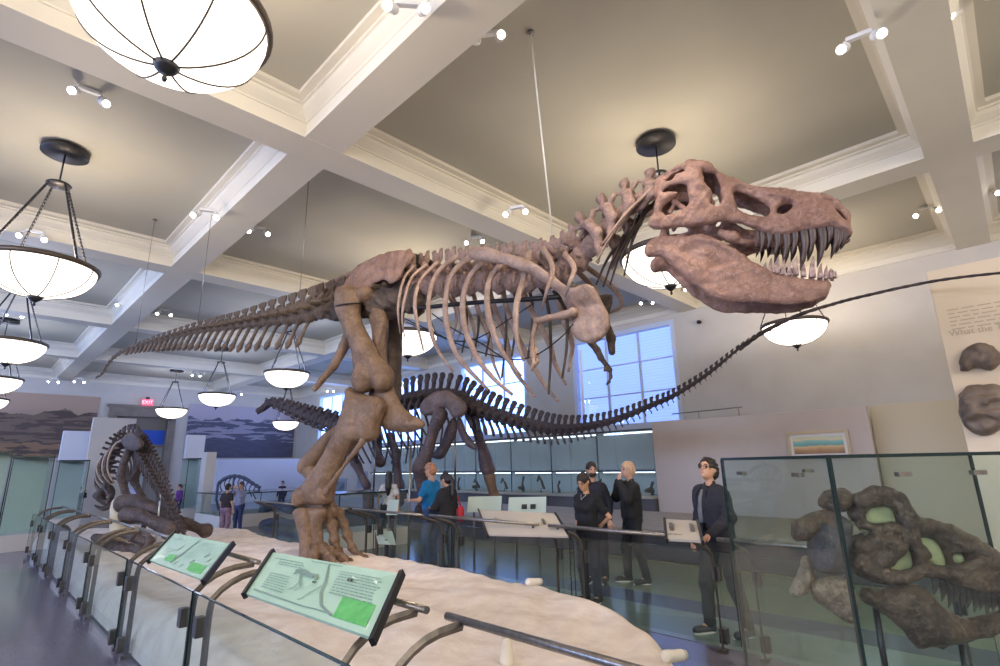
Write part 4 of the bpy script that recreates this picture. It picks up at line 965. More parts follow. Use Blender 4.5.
# information signs on the near rail
M_sign = mat('sign_green', (176, 208, 184), .25, c2=(170, 202, 178), scale=2, spec=.5, coat=.3)
M_signb = mat('sign_back', (176, 166, 152), .6)
M_ink = mat('sign_ink', (122, 146, 134), .5); M_inkd = mat('sign_ink_dark', (30, 36, 36), .5); M_sgreen = mat('sign_bright_green', (104, 190, 110), .4, c2=(84, 172, 92), scale=20)
def sign(A, B, Cc, Dd, label, kind, backc=None, th=.02, title=None):
    """A bottom-left, B bottom-right, Cc top-right, Dd top-left as read by the visitor"""
    A, B, Cc, Dd = [np.array(p, float) for p in (A, B, Cc, Dd)]
    nrm = np.cross(B-A, Dd-A); nrm /= np.linalg.norm(nrm)
    t = thing('information_sign', label, 'sign', (A+B)/2)
    MB().slab([A, B, Cc, Dd], -nrm*th).build('sign_board', M_sign if backc is None else backc, t)
    for p, q in ((A, Dd), (B, Cc)):
        e = (q-p)/np.linalg.norm(q-p); s = np.cross(nrm, e); mb = MB(); mb.obox((p+q)/2-nrm*th*.3, e*(np.linalg.norm(q-p)/2+.02), s*.012, nrm*.02); mb.build('edge_bar', M_black, t)
    def P(u, v): return (A*(1-u)*(1-v)+B*u*(1-v)+Cc*u*v+Dd*(1-u)*v)+nrm*.0015
    def quad(mb, u0, v0, u1, v1, h=.001): mb.slab([P(u0, v0), P(u1, v0), P(u1, v1), P(u0, v1)], nrm*h)
    def line(mb, pts, w=.004):
        mb.tube([P(*p) for p in pts], w, 4, flat=.2, side=nrm, smooth=False)
    r = random.Random(len(label))
    if kind == 'big':
        mb = MB()
        for (u0, v0, w_, n_) in [(.38, .94, .26, 1), (.06, .86, .28, 1), (.12, .80, .22, 2), (.10, .52, .2, 7), (.62, .84, .3, 9)]:
            for k in range(n_):
                u = u0+r.uniform(0, .01)
                while u < u0+w_*r.uniform(.86, 1):
                    q = r.uniform(.012, .035); quad(mb, u, v0-.052*k, min(u+q, u0+w_), v0-.052*k+.014); u += q+.006
        mb.build('text_lines', M_ink, t)
        mb = MB(); line(mb, [(.05, .12), (.5, .1), (.6, .12), (.72, .12)]); line(mb, [(.52, .93), (.56, .6), (.57, .4), (.62, .2), (.72, .1)], .006); line(mb, [(.3, .7), (.36, .72), (.42, .66), (.47, .68), (.49, .6)], .01)
        line(mb, [(.34, .7), (.38, .5), (.36, .36), (.33, .3)]); line(mb, [(.31, .7), (.3, .62), (.33, .66), (.4, .64), (.46, .62)], .006); line(mb, [(.55, .5), (.5, .35), (.46, .2), (.44, .18)]); line(mb, [(.37, .52), (.41, .4), (.38, .3)]); mb.build('skeleton_drawing', M_ink, t)
        mb = MB(); quad(mb, .475, .52, .485, .56); quad(mb, .49, .52, .5, .56); quad(mb, .70, .70, .713, .76); quad(mb, .72, .70, .733, .76); mb.build('skull_icons', M_inkd, t)
        mb = MB(); quad(mb, .73, .09, .94, .42); mb.build('green_panel', M_sgreen, t)
        if title: text(title, .05, M_ink, t, axes(P(.5, .925)+nrm*.001, B-A, Dd-A), 'title')
    elif kind == 'small':
        mb = MB()
        for (u0, v0, w_, n_) in [(.08, .88, .25, 2), (.06, .5, .2, 5), (.55, .86, .26, 5), (.5, .56, .16, 4)]:
            for k in range(n_):
                u = u0
                while u < u0+w_*r.uniform(.8, 1): q = r.uniform(.02, .05); quad(mb, u, v0-.06*k, u+q, v0-.06*k+.012); u += q+.01
        mb.build('text_lines', mat('sign_ink_pale', (150, 172, 158), .5), t)
        mb = MB()
        for u0, v0, u1, v1, w_ in [(.38, .12, .52, .92, .013), (.3, .45, .36, .7, .008), (.44, .1, .47, .2, .012), (.55, .08, .58, .18, .012), (.65, .26, .69, .36, .012), (.78, .5, .82, .6, .012), (.86, .4, .89, .5, .012)]:
            line(mb, [(u0, v0), ((u0+u1)/2, (v0+v1)/2), (u1, v1)], w_)
        mb.build('bone_drawings', M_ink, t)
        mb = MB(); quad(mb, .24, .14, .38, .34); quad(mb, .68, .08, .9, .3); mb.build('green_panel', M_sgreen, t)
    mb = MB()
    for u in (.2, .8):
        c = P(u, .5)-nrm*th; mb.obox(c-nrm*.02, (B-A)/np.linalg.norm(B-A)*.02, (Dd-A)/np.linalg.norm(Dd-A)*.05, nrm*.02)
    mb.build('bracket', M_steel, t); return t
def Zp(u, v, z): return atZ(u, v, z)
sign(Zp(245, 593, .88), Zp(373, 638, .88), Zp(401, 574, 1.05), Zp(272, 552, 1.05), 'large green information sign with a faint skeleton drawing and bright green corner', 'big')
sign(Zp(149, 560, .88), Zp(204, 580, .88), Zp(232, 544, 1.05), Zp(174, 533, 1.05), 'smaller pale green information sign with bone drawings in front of the fallen bones', 'small')
# backs of the signs on the far rail (visitors read them from the aisle)
def sign_back(pts, zs, label, w=None):
    A, B, C_, D_ = [atX(u, v, x) for (u, v), x in zip(pts, zs)]
    sign(B, A, D_, C_, label, 'none', backc=M_signb)
sign_back([(488, 536), (570, 538), (556, 515), (479, 511)], [4.38, 4.38, 4.8, 4.8], 'long beige sign seen from behind on the far rail, left of the woman in black')
sign_back([(667, 541), (703, 543), (698, 523), (665, 521)], [4.38, 4.38, 4.78, 4.78], 'small beige sign seen from behind in front of the man in dark jacket')
# ================================================================== SKULL SHOWCASE AT THE RIGHT
Cn = H(846, 560, 2.15); Cn[2] = 0; Lc = H(734, 560, 3.05); Lc[2] = 0
ex = (Lc-Cn); Dp = np.linalg.norm(ex); ex /= Dp; ey = np.array([ex[1], -ex[0], 0]); Wd = 1.5; CH = 1.6
def cp(a, b, z): return Cn+ex*a+ey*b+np.array([0, 0, z])
M_cglass = glass_mat('case_glass', (244, 249, 247), .85, haze=.008)
sc = thing('glass_showcase', 'large frameless glass case at the right edge with dark edges, holding a fossil skull', 'display case', cp(Dp/2, Wd/2, 0))
t_ = .006
MB().slab([cp(0, 0, .42), cp(Dp, 0, .42), cp(Dp, 0, CH), cp(0, 0, CH)], -ey*t_).build('left_pane', M_cglass, sc)
MB().slab([cp(0, 0, .42), cp(0, Wd, .42), cp(0, Wd, CH), cp(0, 0, CH)], -ex*t_).build('front_pane', M_cglass, sc)
MB().slab([cp(Dp, 0, .42), cp(Dp, Wd, .42), cp(Dp, Wd, CH), cp(Dp, 0, CH)], ex*t_).build('back_pane', M_cglass, sc)
MB().slab([cp(0, Wd, .42), cp(Dp, Wd, .42), cp(Dp, Wd, CH), cp(0, Wd, CH)], ey*t_).build('right_pane', M_cglass, sc)
MB().slab([cp(-t_, -t_, CH), cp(Dp+t_, -t_, CH), cp(Dp+t_, Wd+t_, CH), cp(-t_, Wd+t_, CH)], (0, 0, .008)).build('top_pane', M_cglass, sc)
mb = MB(); e_ = .007
for a, b in ((0, 0), (Dp, 0), (0, Wd), (Dp, Wd)): mb.obox(cp(a, b, (.42+CH)/2), ex*e_, ey*e_, (0, 0, (CH-.42)/2))
for a, b, c_, d_ in ((0, 0, Dp, 0), (0, 0, 0, Wd), (Dp, 0, Dp, Wd), (0, Wd, Dp, Wd)):
    p, q = cp(a, b, CH+.004), cp(c_, d_, CH+.004); v = (q-p)/2; sd = np.cross(v/np.linalg.norm(v), [0, 0, 1]); mb.obox((p+q)/2, v, sd*e_, (0, 0, .007))
mb.build('dark_edge', M_edge, sc)
M_cbase = mat('case_plinth', (104, 100, 100), .3, c2=(88, 84, 86), scale=2)
mb = MB(); mb.slab([cp(0, 0, 0), cp(Dp, 0, 0), cp(Dp, Wd, 0), cp(0, Wd, 0)], (0, 0, .42)); mb.build('plinth', M_cbase, sc, .01)
mb = MB(); mb.slab([cp(.12, .3, .42), cp(Dp-.15, .3, .42), cp(Dp-.15, Wd-.1, .42), cp(.12, Wd-.1, .42)], (0, 0, .05)); mb.build('plinth_deck', mat('case_deck', (150, 160, 150), .3), sc, .005)
for a, b, n_ in ((.22, 0, -ey), (Dp-.2, 0, -ey), (0, .3, -ex), (0, 1.2, -ex), (0, .62, -ex), (Dp, .5, ex)):
    c = cp(a, b, CH-.07); mb = MB(); mb.obox(c, ex*(.028 if b == 0 else .012), ey*(.012 if b == 0 else .028), (0, 0, .009)); mb.build('glass_clip', M_steel, sc)
# the fossil skull inside, seen from its right side, snout to the right
M_f1 = fossil('fossil_dark', (110, 88, 72), (72, 54, 44), (146, 122, 102), 7, .9, .35)
M_fgrey = fossil('fossil_grey', (86, 82, 86), (62, 58, 62), (112, 100, 96), 7, .8, .4)
M_matrix = mat('plaster_infill', (206, 208, 158), .8, c2=(188, 192, 142), scale=12, bump=.3, bscale=40)
M_f2 = fossil('fossil_pale', (150, 130, 112), (104, 84, 72), (180, 164, 146), 8, 1.0, .45)
SO = H(900, 560, 2.72)
FK = Frame((SO[0], SO[1], 0), CR_h*.985-HF*.17)
fk = thing('fossil_skull', 'dark brown original tyrannosaur skull with pale green plaster infill inside the right glass case', 'fossil', (SO[0], SO[1], .47))
def c45(pts): return [(780+a/4.545, 450+b/4.545) for a, b in pts]
def ridges(S):
    def q(a, b, w): (x, y), = c45([(a, b)]); return (*FK.px(x, y, 0), w)
    for pts, r in [([(340, 215), (400, 190), (460, 190), (515, 225), (560, 300), (640, 345)], .03), ([(345, 235), (400, 225), (450, 215), (500, 245), (545, 330), (600, 430), (625, 470)], .024), ([(330, 330), (400, 345), (480, 345), (540, 380), (600, 460), (620, 520)], .022), ([(330, 420), (400, 400), (470, 410), (500, 430), (450, 480), (420, 490)], .035), ([(640, 330), (740, 365), (840, 400), (930, 470), (1000, 520)], .026), ([(560, 560), (640, 530), (730, 555), (840, 590), (960, 630), (1060, 640)], .03), ([(340, 500), (420, 560), (520, 570)], .03), ([(740, 390), (790, 430), (860, 440), (930, 500)], .02), ([(740, 545), (800, 530), (860, 500), (900, 500)], .02)]:
        S.chain([q(a, b, .065) for a, b in pts], [r]*len(pts), .015)
out = c45([(330, 195), (380, 180), (440, 172), (500, 185), (535, 215), (545, 265), (620, 315), (700, 345), (770, 372), (840, 392), (900, 425), (960, 468), (1005, 500), (1060, 545), (1085, 600), (1080, 650), (1040, 665), (980, 655), (900, 640), (820, 610), (740, 580), (700, 585), (640, 570), (560, 590), (470, 600), (400, 590), (330, 560), (300, 500), (300, 430), (330, 390), (370, 380), (372, 345), (330, 320), (300, 280), (320, 230)])
holes = [c45(h) for h in [[(392, 285), (420, 255), (460, 243), (490, 262), (515, 335), (470, 325), (430, 335), (395, 320)],
 [(385, 365), (440, 362), (500, 372), (540, 400), (580, 500), (560, 530), (510, 548), (470, 520), (475, 480), (510, 440), (500, 400), (440, 388), (390, 395)],
 [(622, 415), (660, 405), (700, 420), (735, 470), (738, 530), (690, 510), (650, 465)],
 [(768, 480), (800, 464), (832, 482), (828, 510), (790, 515)]]]
holes = [[(sum(p[0] for p in h)/len(h)+(a-sum(p[0] for p in h)/len(h))*1.22, sum(p[1] for p in h)/len(h)+(b-sum(p[1] for p in h)/len(h))*1.2) for a, b in h] for h in holes]
plate('cranium', FK, out, .08, .06, M_f1, fk, res=.0095, holes=holes, noise=.010, nf=26, seed=4, extra=ridges)
def infill(nm, poly, m, w0=-.03, T=.02, par=fk, noise=.003): return plate(nm, FK, poly, T, .03, m, par, res=.011, w0=w0, noise=noise, nf=20)
for h in holes: infill('infill', [(sum(p[0] for p in h)/len(h)+(a-sum(p[0] for p in h)/len(h))*1.1, sum(p[1] for p in h)/len(h)+(b-sum(p[1] for p in h)/len(h))*1.1) for a, b in h], M_matrix, w0=.0)
infill('infill', c45([(302, 285), (325, 282), (330, 320), (335, 390), (325, 400), (318, 320)]), M_matrix)
plate('lower_jaw', FK, c45([(355, 640), (390, 615), (440, 640), (480, 622), (560, 600), (620, 612), (680, 650), (720, 700), (790, 745), (860, 762), (940, 755), (1010, 730), (1070, 720), (1065, 800), (1000, 825), (920, 860), (840, 880), (760, 885), (690, 895), (640, 905), (600, 880), (560, 820), (500, 760), (440, 720), (380, 700)]), .075, .1, M_f1, fk, res=.012, w0=.02, noise=.012, nf=20)
# side braincase and quadrate mass in grey, with the paler cheek bones
plate('braincase', FK, c45([(182, 230), (205, 190), (250, 172), (300, 180), (322, 215), (318, 260), (285, 290), (225, 275), (185, 262)]), .10, .07, M_f1, fk, res=.012, w0=-.02, noise=.012, nf=22)
plate('squamosal', FK, c45([(55, 350), (75, 320), (130, 285), (200, 275), (270, 285), (290, 330), (295, 400), (220, 410), (130, 405), (80, 420), (55, 395)]), .10, .09, M_f1, fk, res=.012, w0=.02, noise=.012, nf=22)
plate('jugal', FK, c45([(140, 300), (200, 285), (270, 290), (330, 330), (318, 430), (306, 560), (250, 570), (160, 560), (135, 500), (120, 420)]), .09, .12, M_fgrey, fk, res=.012, w0=.05, noise=.008, nf=14)
plate('quadrate', FK, c45([(60, 600), (95, 560), (90, 500), (130, 490), (150, 560), (110, 640), (70, 680), (48, 650)]), .06, .06, M_f2, fk, res=.011, w0=.03, noise=.012, nf=24)
plate('pterygoid', FK, c45([(130, 580), (300, 570), (345, 640), (370, 720), (330, 800), (270, 765), (200, 720), (140, 670)]), .05, .08, M_f2, fk, res=.012, w0=.03, noise=.008, nf=16)
for k, (a, b, a2, b2) in enumerate([(700, 585, 700, 660), (735, 595, 735, 690), (765, 600, 766, 720), (795, 610, 796, 700), (822, 620, 824, 730), (850, 630, 852, 720), (880, 635, 882, 740), (905, 640, 908, 730), (935, 645, 936, 748), (965, 650, 966, 735), (995, 655, 996, 740), (1025, 660, 1026, 725)]):
    (x0, y0), (x1, y1) = c45([(a, b), (a2, b2)]); tooth(fk, FK.W(*FK.px(x0, y0-3, .03), .03), FK.W(*FK.px(x1, y1, .03), .03), .017, mat('case_tooth', (92, 84, 76), .2, c2=(60, 52, 46), scale=14, coat=.4), FK.X)
for (a, b, a2, b2) in [(430, 690, 455, 870), (825, 880, 826, 955)]:
    (x0, y0), (x1, y1) = c45([(a, b), (a2, b2)]); p0 = FK.W(*FK.px(x0, y0, 0), 0); q = FK.W(FK.px(x1, y1, 0)[0], .47, 0)
    mb = MB(); mb.tube([p0, q], .014, 10); mb.lathe([(0, .0), (.05, 0), (.05, .012), (.015, .02), (0, .02)], q, 20); mb.build('support_rod', M_black, fk)
# small tags inside case
for (a, b) in [(845, 523), (786, 0)][:1]:
    p = H(a, b, 2.5)
# ================================================================== TRACK PANEL
TX = 9.4
pa = atX(926, 272, TX); pbot = atX(948, 470, TX); pr = pa[1]
tp = thing('track_display_board', 'tall cream display panel with small text and two dark track casts at the right edge', 'display panel', (TX+.1, pr-1.2, 0))
M_cream = mat('panel_cream', (226, 208, 184), .6, c2=(220, 202, 178), scale=2)
mb = MB(); mb.box((TX, pr-2.6, 0), (TX+.18, pr, pa[2])); mb.build('panel_board', M_cream, tp, .006)
M_pink = mat('panel_ink', (186, 168, 146), .6)
def tpos(u, v): p = atX(u, v, TX-.004); return p
mb = MB(); r = random.Random(5)
a0, a1 = tpos(947, 311), tpos(1000, 299)
sl = (a1[2]-a0[2])
for k in range(6):
    z = a0[2]-k*(.055); y = a0[1]
    while y > a0[1]-1.6: q = r.uniform(.06, .16); mb.box((TX-.002, y-q, z), (TX, y, z+.014)); y -= q+.03
mb.build('text_lines', M_pink, tp)
p = tpos(949, 334); text('What the Tracks', .115, M_pink, tp, axes((TX-.003, p[1], p[2]), (0, -1, 0), (0, 0, 1)), 'heading', align='LEFT')
M_cast = mat('track_cast', (128, 112, 100), .5, c2=(96, 82, 72), scale=5, bump=.4, bscale=14)
FT = Frame((TX-.05, 0, 0), (0, -1, 0))
def blob(nm, label, poly, T, seed, dents=()):
    P_ = np.array([FT.px(a, b, 0) for a, b in poly]); S = SDF((P_[:, 0].min()-.08, P_[:, 1].min()-.08, -.12), (P_[:, 0].max()+.08, P_[:, 1].max()+.08, T+.1), .014)
    inflate(S, FT, poly, T, .16, w0=0)
    for a, b, rr in dents: S.ell((*FT.px(a, b, 0), T), (rr, rr*.7, rr*.45), .05, op='cut')
    S.noise(.02, 11, seed); o = S.build(nm, M_cast, None, xf=FT.world); tag(o, label, 'track cast'); return o
blob('track_cast', 'smooth two lobed dark track cast, the upper one on the cream panel', [(960, 356), (966, 347), (975, 343), (987, 343), (996, 349), (1003, 356), (1000, 365), (992, 371), (980, 368), (974, 366), (969, 372), (962, 370), (959, 364)], .13, 3, [(972, 356, .07), (984, 366, .08)])
blob('track_cast', 'rough dark track cast with deep hollows, the lower one on the cream panel', [(960, 395), (966, 387), (976, 384), (986, 386), (995, 384), (1004, 390), (1010, 400), (1010, 418), (1002, 428), (990, 436), (978, 436), (968, 430), (961, 420), (958, 408)], .16, 8, [(968, 397, .08), (988, 393, .05), (981, 409, .05), (972, 424, .09), (1000, 404, .08), (992, 422, .04)])
# ================================================================== PARTITION AND WALL CASES UNDER THE WINDOWS
PX = 13.4
def pz(u, v): return atX(u, v, PX)
y650, y864, y931 = pz(652, 430)[1], pz(865, 403)[1], pz(931, 397)[1]
zt = pz(760, 414)[2]
mb = MB(); mb.box((PX, y864, 0), (PX+.15, y650, zt)); tag(mb.build('display_wall', mat('partition_warm', (206, 192, 182), .8, c2=(200, 186, 176), scale=1), None, .005), 'freestanding pale display wall carrying the framed landscape painting', 'display wall')
mb = MB(); mb.box((PX+.3, y931-3, 0), (PX+.5, y864-.0, zt+.02)); tag(mb.build('display_wall', mat('partition_cream', (204, 192, 166), .8), None, .005), 'cream freestanding wall behind the glass case, right of the painting', 'display wall')
# painting
p0, p1 = pz(786, 432), pz(848, 429.5)
yA, yB = p0[1], p1[1]; zz1 = (p0[2]+p1[2])/2; zz0 = zz1-.62
pt = thing('framed_painting', 'framed landscape painting of a turquoise lake and orange shore on the pale wall', 'painting', (PX, (yA+yB)/2, zz0))
fw = .06
mb = MB(); mb.box((PX-.04, yB, zz0+fw), (PX, yB+fw, zz1-fw)); mb.box((PX-.04, yA-fw, zz0+fw), (PX, yA, zz1-fw)); mb.box((PX-.04, yB, zz0), (PX, yA, zz0+fw)); mb.box((PX-.04, yB, zz1-fw), (PX, yA, zz1)); mb.build('frame', mat('frame_wood', (206, 186, 150), .5), pt)
mb = MB(); mb.box((PX-.02, yB+fw, zz0+fw), (PX-.005, yA-fw, zz1-fw)); mb.build('mat_board', mat('mat_board', (238, 232, 222), .7), pt)
def strip_mat(name, stops, z0, z1, warp=.35, nscale=2.5, seed=0):
    m = bpy.data.materials.new(name); m.use_nodes = True; nt = m.node_tree; b = nt.nodes['Principled BSDF']; b.inputs['Roughness'].default_value = .4
    tc = nt.nodes.new('ShaderNodeTexCoord'); sp_ = nt.nodes.new('ShaderNodeSeparateXYZ'); nt.links.new(tc.outputs['Object'], sp_.inputs[0])
    nn = nt.nodes.new('ShaderNodeTexNoise'); nn.inputs['Scale'].default_value = nscale; nn.inputs['Detail'].default_value = 6
    mp = nt.nodes.new('ShaderNodeMapping'); mp.inputs['Location'].default_value = (seed, seed, seed); nt.links.new(tc.outputs['Object'], mp.inputs[0]); nt.links.new(mp.outputs[0], nn.inputs[0])
    mr = nt.nodes.new('ShaderNodeMapRange'); mr.inputs[1].default_value = z0; mr.inputs[2].default_value = z1; nt.links.new(sp_.outputs[2], mr.inputs[0])
    ad = nt.nodes.new('ShaderNodeMath'); ad.operation = 'MULTIPLY_ADD'; ad.inputs[1].default_value = warp; nt.links.new(nn.outputs['Fac'], ad.inputs[0])
    sb = nt.nodes.new('ShaderNodeMath'); sb.operation = 'SUBTRACT'; sb.inputs[1].default_value = warp*.5; nt.links.new(mr.outputs[0], sb.inputs[0]); nt.links.new(sb.outputs[0], ad.inputs[2])
    r_ = nt.nodes.new('ShaderNodeValToRGB'); cr = r_.color_ramp
    while len(cr.elements) < len(stops): cr.elements.new(.5)
    for e__, (p_, c_) in zip(cr.elements, stops): e__.position = p_; e__.color = (*lin(c_), 1)
    nt.links.new(ad.outputs[0], r_.inputs[0]); nt.links.new(r_.outputs[0], b.inputs['Base Color']); return m
mb = MB(); mb.box((PX-.028, yB+fw+.06, zz0+fw+.06), (PX-.018, yA-fw-.06, zz1-fw-.06))
mb.build('canvas', strip_mat('landscape_canvas', [(0, (120, 84, 60)), (.3, (196, 150, 96)), (.45, (232, 196, 130)), (.52, (110, 168, 160)), (.72, (150, 200, 184)), (.8, (236, 214, 160)), (1, (190, 206, 190))], zz0+.1, zz1-.1), pt)
# low wall cases with glass fronts running under the windows
M_caseframe = mat('case_frame', (120, 124, 124), .4, metal=.3)
M_frost = glass_mat('case_upper_glass', (247, 250, 250), .9, haze=.3, hazec=(186, 196, 200))
M_low = glass_mat('case_lower_glass', (245, 249, 249), .9, haze=.02)
M_counter = mat('case_counter', (176, 172, 160), .5, c2=(166, 162, 150), scale=4)
M_inner = mat('case_lining', (176, 186, 188), .7)
cy = [y650+.02, 9.2, 11.0, 12.8, 14.6, 16.4, 18.2, 20.0, 21.8]
WCX = 13.5
cl_lab = ['wall showcase directly left of the pale display wall behind the fair haired man', 'second wall showcase left of the display wall, behind the two men', 'third wall showcase from the display wall, behind the woman in black', 'fourth wall showcase from the display wall behind the long sign', 'fifth wall showcase from the display wall, behind the rearward sauropod leg', 'sixth wall showcase from the display wall, right of the couple', 'seventh wall showcase from the display wall, behind the couple', 'furthest wall showcase in the row under the windows']
for i in range(len(cy)-1):
    a, b = cy[i]+.01, cy[i+1]-.01
    t = thing('wall_showcase', cl_lab[i], 'display case', (WCX+.4, (a+b)/2, 0), 'glass showcases along the window wall')
    mb = MB(); mb.box((WCX-.25, a, 0), (WCX+1.1, b, .62)); mb.build('cabinet_base', mat('cabinet_grey', (96, 94, 98), .6), t, .005)
    mb = MB(); mb.box((WCX-.35, a, .62), (WCX+1.1, b, .68)); mb.build('counter', M_counter, t, .005)
    mb = MB(); mb.box((WCX+1.0, a, .68), (WCX+1.06, b, 2.45)); mb.build('back_panel', M_inner, t)
    mb = MB(); mb.box((WCX+.2, a+.1, 2.40), (WCX+.26, b-.1, 2.44)); mb.box((WCX+.06, a+.1, 1.30), (WCX+.10, b-.1, 1.33)); mb.build('added_fill_strip', emit_mat('case_fill_glow', (225, 238, 255), 6.0), t)  # glowing strips added to brighten the case interiors
    mb = MB(); mb.box((WCX, a, .68), (WCX+.01, b, 1.32)); mb.build('lower_glass', M_low, t)
    mb = MB(); mb.box((WCX, a, 1.38), (WCX+.01, b, 2.45)); mb.build('upper_glass', M_frost, t)
    mb = MB(); mb.box((WCX-.02, a, 1.32), (WCX+.03, b, 1.38)); mb.box((WCX-.01, a, .68), (WCX+.02, a+.02, 2.45)); mb.box((WCX-.02, a, 2.45), (WCX+1.06, b, 2.5)); mb.build('case_frame', mat('case_frame_dark', (66, 74, 78), .4), t)
# fossils standing in the showcases
rr = random.Random(3); n_ = 0
spots_lab = ['small dark fossil bone on a stand in the wall showcase, item %s']
ordw = ['first', 'second', 'third', 'fourth', 'fifth', 'sixth', 'seventh', 'eighth', 'ninth', 'tenth', 'eleventh', 'twelfth', 'thirteenth', 'fourteenth', 'fifteenth', 'sixteenth']
for k in range(16):
    y = cy[0]+.45+k*.82; h_ = rr.uniform(.22, .45); x = WCX+rr.uniform(.3, .6)
    t = thing('fossil_specimen', 'small dark fossil bone on a stand, %s along the wall showcases from the display wall' % ordw[k], 'fossil', (x, y, .68), 'fossils inside the wall showcases')
    pts = [(x, y-.12, .72+h_*.2), (x, y-.03, .72+h_*.7), (x, y+.08, .72+h_), (x, y+.16, .72+h_*.7)] if k % 2 else [(x, y, .74), (x, y+.03, .74+h_*.5), (x, y-.03, .74+h_)]
    S = SDF((x-.2, y-.35, .62), (x+.2, y+.35, 1.32), .02); S.chain(pts, [.05, .03, .04, .03][:len(pts)], .03)
    if k % 3 == 0: S.ell((x, y+.1, .80), (.06, .16, .07), .04)
    S.noise(.01, 14, k); S.build('bone', M_dark_shade, t)
    MB().lathe([(0, 0), (.06, 0), (.06, .02), (.01, .025), (.01, .12), (0, .12)], (x, y, .68), 12).build('stand', M_black, t)
# aisle reading signs in front of the cases and small lecterns
for j, (u0, u1, v0, v1, h_) in enumerate([(467, 501, 499, 512, 9.6), (508, 546, 500, 513, 9.4), (386, 397, 504, 515, 9.9)]):
    A = H(u0, v1, h_); B = H(u1, v1, h_); up = np.array([.05, .02, .26]); 
    A[2] = B[2] = (A[2]+B[2])/2
    t = thing('reading_panel', ['white slanted reading panel with fine print, left of the pair beyond the long sign', 'white slanted reading panel with two small dark pictures beyond the long sign', 'small white reading panel beside the woman with the red bag'][j], 'sign', (*((A+B)/2)[:2], 0))
    MB().slab([A, B, B+up, A+up], (.02, .02, -.004)).build('panel_face', mat('panel_white', (206, 222, 212), .5), t)
    mb = MB()
    for q in (.2, .8): c = A*(1-q)+B*q; mb.tube([(c[0]+.05, c[1]+.05, 0), (c[0]+.05, c[1]+.05, c[2]+.1)], .02, 8)
    mb.build('leg', M_post, t)
    if j == 1:
        mb = MB(); 
        for q in (.35, .58): c = A*(1-q)+B*q+up*.25-np.array([.012, .012, 0]); mb.slab([c, c+(B-A)*.14, c+(B-A)*.14+up*.3, c+up*.3], (-.003, -.003, 0))
        mb.build('pictures', M_inkd, t)
# dark bench plinth running along the aisle
mb = MB(); mb.box((8.45, 1.5, 0), (11.3, 19, .45)); tag(mb.build('dark_plinth', mat('plinth_dark', (70, 64, 66), .6, c2=(58, 54, 56), scale=6), None, .01), 'long low dark plinth carrying the long necked sauropod skeleton', 'plinth')
mb = MB(); mb.box((8.4, 1.4, .45), (11.4, 19.1, .49)); tag(mb.build('plinth_deck', mat('plinth_deck', (150, 144, 134), .6, c2=(138, 132, 124), scale=4), None, .004), 'pale flat deck slab lying on the long dark plinth', 'slab')
# thin picture rail with rod between cases and camera on window wall
t = thing('security_camera', 'small black security camera on the window wall right of the window', 'camera', atX(699, 322, XW))
p = atX(699, 322, XW-.1); mb = MB(); mb.tube([p+np.array([.1, 0, .05]), p], .02, 8); mb.build('arm', M_black, t); S = SDF(p-.15, p+.15, .02); S.ell(p, (.09, .07, .06), .01); S.build('dome', M_black, t)
t = thing('steel_rail', 'thin steel hanging rail above the cases, right of the window', 'rail', atX(700, 414, 13.6))
p0, p1 = atX(672, 414, 13.6), atX(742, 407, 13.6); mb = MB(); mb.tube([p0, p1], .015, 8); mb.build('bar', M_steel, t)
for q in (.4, .95): c = p0*(1-q)+p1*q; mb = MB(); mb.tube([c, (c[0], c[1], c[2]-.3)], .01, 6); mb.build('hanger', M_steel, t)
# ================================================================== FAR END: PARTITIONS AND CASES
M_part = mat('partition_beige', (206, 198, 188), .8); M_partw = mat('partition_white', (222, 224, 234), .8); M_bluegreen = mat('case_back_green', (186, 200, 190), .6)
def part_box(u0, u1, vtop, y, label, m, th=.25, nm='display_panel'):
    a, b = atY(u0, vtop, y), atY(u1, vtop, y); mb = MB(); mb.box((a[0], y, 0), (b[0], y+th, (a[2]+b[2])/2)); return tag(mb.build(nm, m, None, .005), label, 'display panel')
part_box(94, 137, 418, 22, 'tall beige display panel standing behind the feeding skeleton', M_part)
part_box(64, 93, 431, 24, 'white display panel left of the tall beige one', M_partw)
part_box(207, 217, 452, 20, 'narrow beige pillar panel right of the doorway', M_part, .5)
part_box(188, 206, 435, 23, 'white lit display panel between doorway and pillar', M_partw)
part_box(218, 308, 459, 29, 'long pale blue white display wall under the blue mural', M_partw, .3)
part_box(310, 326, 456, 26.5, 'blue white display wall behind the tyrannosaur shin', M_partw, .3)
def glass_case(u0, u1, vtop, y, depth, label, z0=.0, tint=M_low, inner=True):
    a, b = atY(u0, vtop, y), atY(u1, vtop, y); zt_ = (a[2]+b[2])/2
    t = thing('tall_showcase', label, 'display case', ((a[0]+b[0])/2, y, 0))
    mb = MB(); mb.box((a[0], y, z0), (b[0], y+depth, z0+.35)); mb.build('base', M_part, t, .005)
    mb = MB(); mb.box((a[0], y, z0+.35), (b[0], y+.012, zt_)); mb.box((b[0]-.012, y+.012, z0+.35), (b[0], y+depth, zt_)); mb.box((a[0], y+.012, z0+.35), (a[0]+.012, y+depth, zt_)); mb.build('glass', tint, t)
    mb = MB(); mb.box((a[0]-.01, y-.01, zt_), (b[0]+.01, y+depth, zt_+.03)); 
    nn_ = max(1, int((b[0]-a[0])/1.1))
    for k in range(nn_+1):
        x = a[0]+(b[0]-a[0])*k/nn_; mb.box((x-.008, y-.004, z0+.35), (x+.008, y+.016, zt_))
    mb.build('edge_trim', M_edge, t)
    if inner: mb = MB(); mb.box((a[0]+.02, y+depth-.05, z0+.35), (b[0]-.02, y+depth, zt_)); mb.build('back_panel', M_bluegreen, t)
    return t
glass_case(14, 55, 457, 15.8, .9, 'tall glass showcase with pale green lining standing at the left edge', tint=M_cglass)
